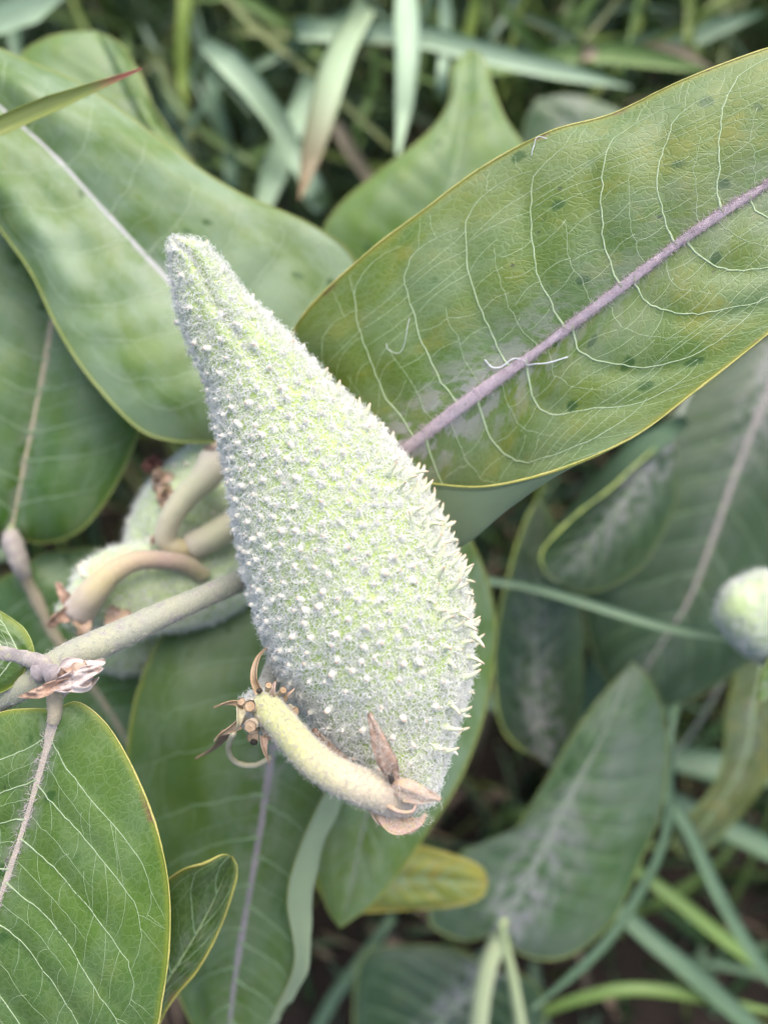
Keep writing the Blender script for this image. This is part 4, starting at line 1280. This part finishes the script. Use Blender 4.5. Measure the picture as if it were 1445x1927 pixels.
# ================================================================== plant with the round pod
baseR = ground_at(1900, 900)
Rp = plant(baseR, "shaded milkweed plant with large dull leaves and a round white woolly pod")
stR = stem_to_ground([(1500, 560, 262), (1540, 680, 272), (1580, 800, 290)], baseR)
mb = MB(); tube(mb, stR, np.linspace(2.6, 3.6, len(stR)) / 1000, 14); mb.build("stem", M['stemB'], Rp)
leaf(Rp, mid=[(1500, 600, 264), (1445, 735, 260), (1380, 900, 258), (1300, 1120, 258), (1225, 1240, 261), (1170, 1340, 264)],
    lef=[(1500, 600, 264), (1400, 660, 264), (1280, 760, 264), (1180, 880, 264), (1120, 1000, 264), (1095, 1110, 264), (1115, 1230, 265), (1170, 1340, 264)],
    rig=[(1500, 600, 264), (1570, 760, 263), (1570, 950, 263), (1500, 1130, 264), (1420, 1240, 265), (1310, 1312, 265), (1240, 1335, 265), (1170, 1340, 264)],
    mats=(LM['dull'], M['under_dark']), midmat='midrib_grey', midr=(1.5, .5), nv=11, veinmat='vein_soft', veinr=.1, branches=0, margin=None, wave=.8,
    petiole=[(1535, 670, 272), (1520, 610, 266)], label="large dull dark leaf with a grey midrib behind the broad leaf", seed=71)
leaf(Rp, mid=[(1270, 800, 243), (1180, 930, 238), (1100, 1030, 234), (1045, 1095, 231)],
    lef=[(1270, 800, 243), (1180, 890, 231), (1090, 962, 226), (1024, 1032, 224), (1022, 1070, 226), (1045, 1095, 231)],
    rig=[(1270, 800, 243), (1270, 930, 246), (1225, 1040, 243), (1165, 1095, 240), (1100, 1116, 236), (1045, 1095, 231)],
    li=[(1270, 800, 243), (1185, 895, 236), (1095, 985, 231), (1040, 1050, 228), (1032, 1080, 228), (1045, 1095, 231)],
    mats=(LM['dull'], M['under']), midmat='midrib_faint', midr=(.8, .3), nv=8, veinmat='vein_soft', veinr=.1, branches=0, margin='margin_lime', marginr=.50, wave=.5,
    petiole=[(1540, 600, 272), (1400, 600, 264), (1320, 690, 252)], margin_sides=(0,), label="short grey leaf with a thick light green upturned rim", seed=72)
leaf(Rp, mid=[(1030, 1440, 262), (1010, 1300, 256), (1008, 1150, 250), (1010, 1040, 247), (1012, 938, 244)],
    lef=[(1030, 1440, 262), (950, 1380, 258), (928, 1260, 252), (940, 1150, 248), (965, 1050, 245), (990, 975, 244), (1012, 938, 244)],
    rig=[(1030, 1440, 262), (1085, 1350, 260), (1098, 1200, 254), (1080, 1090, 250), (1050, 1000, 247), (1030, 955, 245), (1012, 938, 244)],
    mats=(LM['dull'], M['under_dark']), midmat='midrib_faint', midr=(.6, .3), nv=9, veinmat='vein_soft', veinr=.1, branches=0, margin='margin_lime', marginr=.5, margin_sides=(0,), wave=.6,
    petiole=[(1580, 800, 290), (1300, 1380, 300), (1100, 1470, 280)], petr=1.2, label="narrow upright leaf with a light edge beyond the big pod", seed=73)
leaf(Rp, mid=[(1450, 1170, 266), (1420, 1320, 264), (1400, 1430, 264), (1340, 1530, 265), (1278, 1612, 267)],
    lef=[(1450, 1170, 266), (1395, 1240, 266), (1366, 1330, 265), (1362, 1400, 265), (1345, 1470, 265), (1270, 1570, 267), (1278, 1612, 267)],
    rig=[(1450, 1170, 266), (1500, 1260, 266), (1480, 1400, 266), (1430, 1490, 266), (1370, 1560, 267), (1310, 1618, 268), (1278, 1612, 267)],
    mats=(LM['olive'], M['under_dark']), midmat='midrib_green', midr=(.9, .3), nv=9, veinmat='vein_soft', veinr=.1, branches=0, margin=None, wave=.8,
    petiole=[(1580, 800, 290), (1520, 1050, 275)], petr=1.2, label="drooping leaf yellowed at its end", seed=74, res=(50, 33))
leaf(Rp, mid=[(1520, 1210, 196), (1470, 1260, 194), (1425, 1318, 194)],
    lef=[(1520, 1210, 196), (1460, 1225, 194), (1432, 1270, 193), (1425, 1318, 194)],
    rig=[(1520, 1210, 196), (1510, 1290, 197), (1465, 1325, 196), (1425, 1318, 194)],
    mats=(LM['bright'], M['under']), midmat='midrib_green', midr=(.5, .2), nv=6, veinmat='vein_soft', veinr=.08, branches=0, margin=None, petiole=[(1640, 900, 270), (1600, 1120, 215)], petr=1.0, label="small bright leaf below the round pod", res=(40, 25), seed=75)
leaf(Rp, mid=[(1260, 420, 320), (1150, 310, 312), (1070, 230, 310), (1010, 185, 312)],
    lef=[(1260, 420, 320), (1080, 370, 316), (1000, 300, 314), (985, 235, 313), (1010, 185, 312)],
    rig=[(1260, 420, 320), (1250, 300, 316), (1180, 215, 312), (1090, 178, 311), (1010, 185, 312)],
    mats=(LM['lilac'], M['under']), midmat='midrib_faint', midr=(.8, .3), nv=8, veinmat='vein_soft', veinr=.1, branches=0, margin=None, petiole=[(1540, 640, 280), (1400, 520, 316)], petr=1.2,
    label="dusty grey leaf in the grass above the broad leaf", seed=76, res=(50, 33))
podR = small_pod(Rp, [(1384, 1140, 192, 20), (1396, 1145, 195, 52), (1435, 1155, 199, 78), (1480, 1170, 204, 86), (1560, 1180, 210, 60), (1640, 1185, 216, 10)], 7000, "round end of a white woolly pod among dark leaves", 77, spn=10)
stalk_of(podR, [(1630, 1185, 216), (1650, 1000, 230), (1580, 800, 288)], [16, 15, 15], 'stemC')

# ================================================================== plant in the grass above
baseT = ground_at(640, 700)
T_ = plant(baseT, "milkweed plant growing in the grass above the silvery leaf with bright green leaves")
stT = stem_to_ground([(600, 540, 246), (606, 580, 252), (615, 640, 268)], baseT)
mb = MB(); tube(mb, stT, np.linspace(2.2, 3.2, len(stT)) / 1000, 14); mb.build("stem", M['stemB'], T_)
leaf(T_, mid=[(740, 640, 238), (800, 510, 230), (850, 340, 226), (875, 205, 228), (885, 95, 234)],
    lef=[(740, 640, 238), (640, 560, 234), (612, 480, 231), (612, 425, 229), (655, 365, 227), (725, 308, 226), (800, 252, 226), (842, 190, 228), (850, 125, 231), (885, 92, 234)],
    rig=[(740, 640, 238), (880, 600, 238), (970, 480, 235), (1005, 360, 232), (985, 280, 230), (950, 225, 229), (925, 160, 230), (908, 108, 232), (885, 92, 234)],
    mats=(LM['bright'], M['under']), midmat='midrib_green', midr=(1.3, .6), nv=11, veinmat='vein_soft', veinr=.12, branches=0, margin='margin_green', marginr=.22, wave=.9, camber=3,
    petiole=[(604, 575, 252), (660, 640, 246)], label="bright green leaf with a wavy edge standing in the grass", seed=81)
leaf(T_, mid=[(380, 430, 218), (295, 285, 213), (222, 152, 212), (183, 60, 214)],
    lef=[(380, 430, 218), (250, 400, 217), (120, 260, 214), (50, 150, 212), (42, 100, 212), (92, 70, 212), (142, 60, 213), (183, 58, 214)],
    rig=[(380, 430, 218), (390, 350, 217), (330, 260, 213), (292, 205, 211), (262, 135, 211), (225, 82, 212), (183, 58, 214)],
    mats=(LM['bright'], M['under']), midmat='midrib_green', midr=(.8, .3), nv=9, veinmat='vein_soft', veinr=.12, branches=0, margin='margin_green', marginr=.25, wave=.5,
    petiole=[(602, 560, 249), (480, 500, 230)], petr=1.2, label="blunt yellow green leaf end peeping over the silvery leaf", seed=82)

# ================================================================== grass
GC = {
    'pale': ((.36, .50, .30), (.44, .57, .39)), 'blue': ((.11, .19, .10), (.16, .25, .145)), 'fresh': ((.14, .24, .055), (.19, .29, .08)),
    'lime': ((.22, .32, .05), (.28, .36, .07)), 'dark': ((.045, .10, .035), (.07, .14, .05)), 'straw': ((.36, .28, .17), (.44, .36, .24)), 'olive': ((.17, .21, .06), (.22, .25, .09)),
}
def grass_mat(name, c1, c2, tip=None):
    m = NT(name)
    a = m.attr(); u, v, t = m.sep(a)
    line = m.noise(m.vmul(a, (4.0, .05, 0)), 1, 2, .5)
    col = m.mix(m.ramp(line, .35, .65), c1, c2)
    n2 = m.noise(m.vmul(a, (.3, .06, 0)), 1, 3, .6)
    col = m.mix(m.ramp(n2, .5, .75, 0, .4), col, tuple(x * .6 for x in c1))
    if tip is not None: col = m.mix(m.ramp(t, .985 if tip[0] > .5 else .93, .998), col, tip)
    return m.surf(col, .45, .45, .25, None, m.bump(line, .3, .0002))
GM = {k: grass_mat('grass_' + k, *v) for k, v in GC.items()}
for k_, v_ in list(GC.items()): GM['turf_' + k_] = grass_mat('turf_' + k_, *[tuple(x * .68 for x in c_) for c_ in v_])  # darkened copies of the grass colours, shade of the gaps painted in
GM['pinktip'] = grass_mat('grass_pink_tip', (.34, .40, .10), (.42, .46, .14), (.62, .20, .16))
GM['browntip'] = grass_mat('grass_brown_tip', (.36, .47, .26), (.43, .54, .34), (.28, .20, .11))

def blade(pts, wpx, mat, label, roll=.1, gx=None, group=None, taper=(.8, 1, .9, .06), twist=.15, fold=.2):
    """one grass blade: visible run given by pixels, rooted in the soil"""
    vis = PP(pts)
    d = np.mean([p[2] for p in pts]) / 1000
    g = np.array(gx if gx is not None else ground_at(pts[0][0], pts[0][1] + 40))
    g = g.copy(); g[2] = -.005
    a = vis[0]
    dr = norm(vis[0] - vis[1]) * .018
    mid1 = a + dr
    mid2 = (mid1 * .45 + g * .55)
    root = crom(np.vstack([g, mid2, mid1, a]), 24)
    run = crom(vis, 30)
    path = np.vstack([root[:-1], run])
    path = crom(path[::2], 44)
    Lr = np.concatenate([[0], np.cumsum(np.linalg.norm(np.diff(path, axis=0), axis=1))]); f = Lr / Lr[-1]
    k = np.argmin(np.linalg.norm(path - a, axis=1)); f0 = f[k]
    h = wpx * .5 * d / FPX * np.interp(f, [0, f0 * .5, f0, f0 + (1 - f0) * .4, f0 + (1 - f0) * .75, 1], [.45, .7, *taper])
    mb = MB()
    strip(mb, path, h, roll, fold, .00018, ns=5, twist=twist)
    o = mb.build("grass_blade", GM[mat], origin=tuple(g))
    o.location = g
    tag(o, label, "grass blade", group)
    return o

gr = "grass blades standing out of the turf"
blade([(560, 300, 285), (520, 225, 276), (455, 140, 268), (385, 82, 268)], 46, 'pale', "broad pale blade with a cut end leaning in the grass", taper=(.9, 1, 1, .55), roll=-.35)
blade([(668, 48, 275), (635, 110, 258), (600, 230, 250), (564, 375, 252)], 56, 'browntip', "pale drooping blade with a withered brown point")
blade([(765, -40, 285), (764, 60, 266), (765, 150, 262), (748, 290, 266)], 50, 'pale', "pale blade hanging straight down beside the brown-pointed one", taper=(.8, 1, .8, .15))
blade([(640, 60, 300), (760, 62, 296), (930, 105, 292), (1190, 165, 300)], 38, 'pale', "long pale blade bending flat over the turf", taper=(1, 1, .8, .05))
blade([(960, 110, 335), (1120, 105, 330), (1300, 65, 325), (1440, 22, 325)], 44, 'blue', "broad bluish blade stretching away over the turf", taper=(.8, 1, 1, .1))
blade([(930, 125, 310), (1040, 110, 305), (1150, 98, 305), (1335, 132, 308)], 38, 'fresh', "fresh green blade lying under the bluish one")
blade([(1160, 100, 315), (1230, 95, 312), (1290, 105, 312), (1345, 135, 312)], 30, 'straw', "dead pinkish straw blade by the rim of the broad leaf")
blade([(400, -40, 330), (470, 40, 322), (600, 150, 315), (740, 280, 318)], 16, 'olive', "thin yellowish stalk slanting through the turf", taper=(1, 1, 1, .6))
blade([(565, 200, 300), (545, 250, 292), (515, 320, 290), (495, 385, 292)], 52, 'pale', "short wide pale blade rising behind the silvery leaf", taper=(.7, 1, 1, .6))
blade([(-120, 290, 163), (0, 236, 158), (120, 186, 154), (200, 158, 152), (268, 129, 151)], 33, 'pinktip', "yellow green blade with a pink tip across the silvery leaf", gx=ground_at(-700, 300), taper=(1, .95, .6, .05), fold=.3, roll=-.1)
blade([(900, 1090, 232), (1000, 1105, 230), (1150, 1150, 226), (1260, 1182, 224), (1400, 1205, 222)], 19, 'blue', "thin bluish stem leaning across the dark leaves to the round pod", gx=ground_at(700, 1150), taper=(.8, 1, 1, .5))
blade([(1250, 1490, 268), (1300, 1570, 264), (1350, 1680, 262), (1420, 1800, 262), (1500, 1900, 268)], 26, 'blue', "slim bluish blade arching past the lilac-dusted leaf", gx=ground_at(1280, 1380), taper=(.9, 1, 1, .5))
blade([(1150, 1700, 285), (1220, 1765, 282), (1310, 1840, 280), (1480, 1990, 284)], 36, 'blue', "broad bluish blade slanting below the lilac-dusted leaf", taper=(.9, 1, 1, .4))
blade([(1200, 1640, 298), (1280, 1700, 294), (1380, 1780, 292), (1500, 1860, 294)], 27, 'fresh', "green blade slanting behind the slim bluish one", taper=(.9, 1, 1, .4))
blade([(1262, 1440, 252), (1255, 1560, 250), (1215, 1660, 250), (1130, 1785, 250), (1000, 1900, 254)], 17, 'blue', "thin curved blade following the edge of the lilac-dusted leaf", gx=ground_at(1350, 1330), taper=(.7, 1, 1, .3))
blade([(1240, 1420, 322), (1330, 1440, 318), (1420, 1450, 316), (1520, 1450, 318)], 58, 'blue', "wide bluish blade beside the yellowed drooping leaf", taper=(.8, 1, 1, .6))
blade([(1270, 1510, 335), (1350, 1550, 330), (1450, 1600, 328), (1540, 1640, 330)], 42, 'blue', "dull bluish blade low behind the yellowed drooping leaf", taper=(.8, 1, 1, .5))
blade([(1060, 1000, 262), (1110, 940, 252), (1190, 860, 240), (1290, 790, 235)], 48, 'blue', "bluish blade in shade under the rim of the broad leaf", gx=ground_at(980, 1120), taper=(.7, 1, 1, .5))
blade([(1090, 1370, 300), (1120, 1290, 292), (1150, 1190, 288), (1170, 1110, 288)], 52, 'blue', "shaded wide blade standing between the dark leaves", taper=(.9, 1, 1, .5))
blade([(900, 1310, 315), (960, 1335, 310), (1040, 1360, 308), (1150, 1350, 310)], 34, 'blue', "shaded teal blade above the lilac-dusted leaf", taper=(.8, 1, 1, .3))
blade([(690, 1790, 320), (660, 1830, 316), (620, 1890, 314), (570, 1990, 316)], 24, 'blue', "teal blade rising beside the dull shaded leaf", taper=(.7, 1, 1, .5))
blade([(990, 1920, 290), (1090, 1880, 284), (1220, 1862, 282), (1460, 1905, 286)], 22, 'fresh', "low arching green blade by the twin pale stalks", taper=(.7, 1, 1, .3))
blade([(345, 160, 335), (342, 90, 326), (348, 20, 322), (352, -50, 322)], 26, 'lime', "bright lime blade standing behind the blunt leaf end", taper=(.8, 1, 1, .6))
blade([(345, 215, 330), (325, 160, 322), (300, 110, 318), (280, 88, 320)], 18, 'olive', "olive bent blade behind the blunt leaf end", taper=(.9, 1, 1, .4))
blade([(700, 340, 330), (665, 290, 322), (640, 245, 320), (615, 215, 322)], 26, 'straw', "dry tan blade beside the bright green leaf", taper=(.8, 1, 1, .4))
blade([(838, 90, 300), (842, 50, 296), (838, 10, 292), (832, -40, 292)], 26, 'pale', "pale upright shoot behind the bright green leaf", taper=(.8, 1, .9, .4))
blade([(878, 90, 312), (884, 55, 306), (892, 20, 304), (902, -30, 304)], 24, 'lime', "lime shoot beside the pale upright one", taper=(.7, 1, .9, .3))
blade([(-60, 60, 262), (0, 28, 258), (60, 8, 256), (130, -40, 258)], 60, 'pale', "wide pale blade above the blunt leaf end", taper=(.8, 1, 1, .6))
blade([(30, 110, 300), (30, 70, 296), (20, 30, 296), (0, -20, 298)], 30, 'blue', "bluish blade behind the wide pale one", taper=(.8, 1, 1, .4))
blade([(430, 300, 340), (420, 240, 332), (400, 180, 328), (395, 120, 330)], 30, 'blue', "bluish blade standing in the dark turf", taper=(.8, 1, .9, .3))
blade([(690, 200, 335), (715, 130, 328), (700, 90, 325), (640, 40, 328)], 22, 'fresh', "fresh blade kinked above the drooping pale one", taper=(.9, 1, .9, .4))
blade([(500, 60, 345), (590, 62, 340), (680, 68, 338), (790, 90, 340)], 20, 'olive', "olive blade lying flat in the turf", taper=(.9, 1, .9, .4))

rgB = np.random.default_rng(19)
for q in range(56):
    x = rgB.uniform(150, 1400); y = rgB.uniform(60, 330) if x < 650 else rgB.uniform(20, 170)
    d = rgB.uniform(300, 385); a = rgB.normal(-1.5, .8); L = rgB.uniform(150, 330)
    dx, dy = math.cos(a) * L, math.sin(a) * L
    bx, by = rgB.normal(size=2) * 22
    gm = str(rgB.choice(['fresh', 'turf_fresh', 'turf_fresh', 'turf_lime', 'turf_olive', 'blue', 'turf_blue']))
    tone = {'fresh': 'fresh green', 'turf_fresh': 'dark green', 'turf_lime': 'yellow green', 'turf_olive': 'olive', 'blue': 'bluish', 'turf_blue': 'dark bluish'}[gm]  # the turf tones come from the copies darkened for shade
    blade([(x, y, d + 14), (x + dx * .35 + bx, y + dy * .35 + by, d + 5), (x + dx * .7 + bx, y + dy * .7 + by * 1.3, d), (x + dx, y + dy + 25, d + 2)], rgB.uniform(8, 24),
          gm, "slender %s grass blade in the turf above the milkweed leaves" % tone, group="slender %s grass blades in the turf" % tone,
          roll=rgB.uniform(-.5, .5), taper=(.8, 1, .7, .05))
for q in range(16):
    x = rgB.uniform(960, 1430); y = rgB.uniform(1250, 1900)
    d = rgB.uniform(335, 385); a = rgB.uniform(0, 6.28); L = rgB.uniform(140, 300)
    dx, dy = math.cos(a) * L, math.sin(a) * L
    bx, by = rgB.normal(size=2) * 18
    gm = str(rgB.choice(['blue', 'turf_blue', 'dark', 'turf_fresh']))
    tone = {'blue': 'bluish', 'turf_blue': 'dim bluish', 'dark': 'blackish green', 'turf_fresh': 'dim green'}[gm]
    blade([(x, y, d + 10), (x + dx * .35 + bx, y + dy * .35 + by, d + 3), (x + dx * .7 + bx, y + dy * .7 + by, d), (x + dx, y + dy, d + 4)], rgB.uniform(12, 26),
          gm, "narrow %s grass blade low among the shaded leaves" % tone, group="narrow %s grass blades among the shaded leaves" % tone,
          roll=rgB.uniform(-.5, .5), taper=(.8, 1, .7, .05))

# turf: blades nobody could count
def turf():
    groups = {k: MB() for k in ('dark', 'fresh', 'blue', 'olive', 'straw', 'lime')}
    rg = np.random.default_rng(77)
    n = 0
    keys = ['dark', 'fresh', 'blue', 'olive', 'straw', 'lime']
    pr = [.34, .26, .21, .08, .05, .06]
    tries = 0
    while n < 8600 and tries < 40000:
        tries += 1
        x = rg.uniform(-.75, .75); y = rg.uniform(-.35, 1.15)
        dens = np.clip((y + .30) / .35, .25, 1)
        if rg.random() > dens: continue
        out = abs(x) > .30 or y < -.22 or y > .55
        h = rg.uniform(.07, .23) * (1.0 if y > .12 else .75) * (1.5 if out else 1.0)
        if n > 6800: x, y, h = rg.uniform(-.25, .35), rg.uniform(-.12, .40), rg.uniform(.03, .09)
        az = rg.uniform(0, 2 * np.pi); lean_ = rg.uniform(.05, .9) * h
        dx, dy = math.cos(az), math.sin(az)
        f = np.linspace(0, 1, 9)
        droop = rg.uniform(0, .9)
        p = np.stack([x + dx * lean_ * f ** 1.6, y + dy * lean_ * f ** 1.6, h * (f - droop * .45 * f ** 3) - .004], 1)
        px, py, d = project(p)
        near = (d < .345) & (px > -250) & (px < 1700) & (py > -250) & (py < 2200)
        if near.any(): continue
        w_ = rg.uniform(.0009, .0030) * np.interp(f, [0, .3, .7, 1], [.7, 1, .7, .05])
        k = rg.choice(keys, p=pr) if n < 6800 else rg.choice(['dark', 'dark', 'blue', 'olive', 'straw'])  # low blades coloured mostly dark to deepen the shade in the gaps
        strip(groups[k], p, w_, rg.uniform(-.9, .9), .3, .00012, ns=3, twist=rg.uniform(-1.2, 1.2))
        n += 1
    mb = MB()
    for q, k in enumerate(keys):
        g = groups[k]
        off = mb.n
        for v_ in g.v: mb.v.append(v_)
        for f_ in g.f: mb.f.append(f_ + off)
        for m_ in g.m: mb.m.append(np.full(len(m_), q))
        mb.at.setdefault('leafco', []).extend(g.at.get('leafco', []))
        mb.n += g.n
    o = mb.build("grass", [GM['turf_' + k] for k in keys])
    tag(o, "tangled green turf growing round the milkweed", "grass", kind="stuff")
    print("turf blades", n)
turf()

# dead leaves and straw on the soil
def litter():
    rg = np.random.default_rng(3)
    mb = MB()
    for k in range(500):
        x = rg.uniform(-.5, .5); y = rg.uniform(-.25, .8)
        L = rg.uniform(.015, .06); a = rg.uniform(0, 6.28)
        f = np.linspace(0, 1, 7)
        p = np.stack([x + math.cos(a) * L * f, y + math.sin(a) * L * f + .004 * np.sin(f * 3), .004 + .010 * rg.random() + .004 * np.sin(f * 3.1)], 1)
        strip(mb, p, rg.uniform(.001, .004) * np.sin(np.linspace(.3, 2.9, 7)), rg.uniform(-.5, .5), .3, .00015, ns=3)
    o = mb.build("litter", plain_mat('dead_litter', (.10, .07, .05), (.20, .15, .11), .05, .8, .2))
    tag(o, "dead brown straw and leaf litter on the soil", "litter", kind="stuff")
litter()
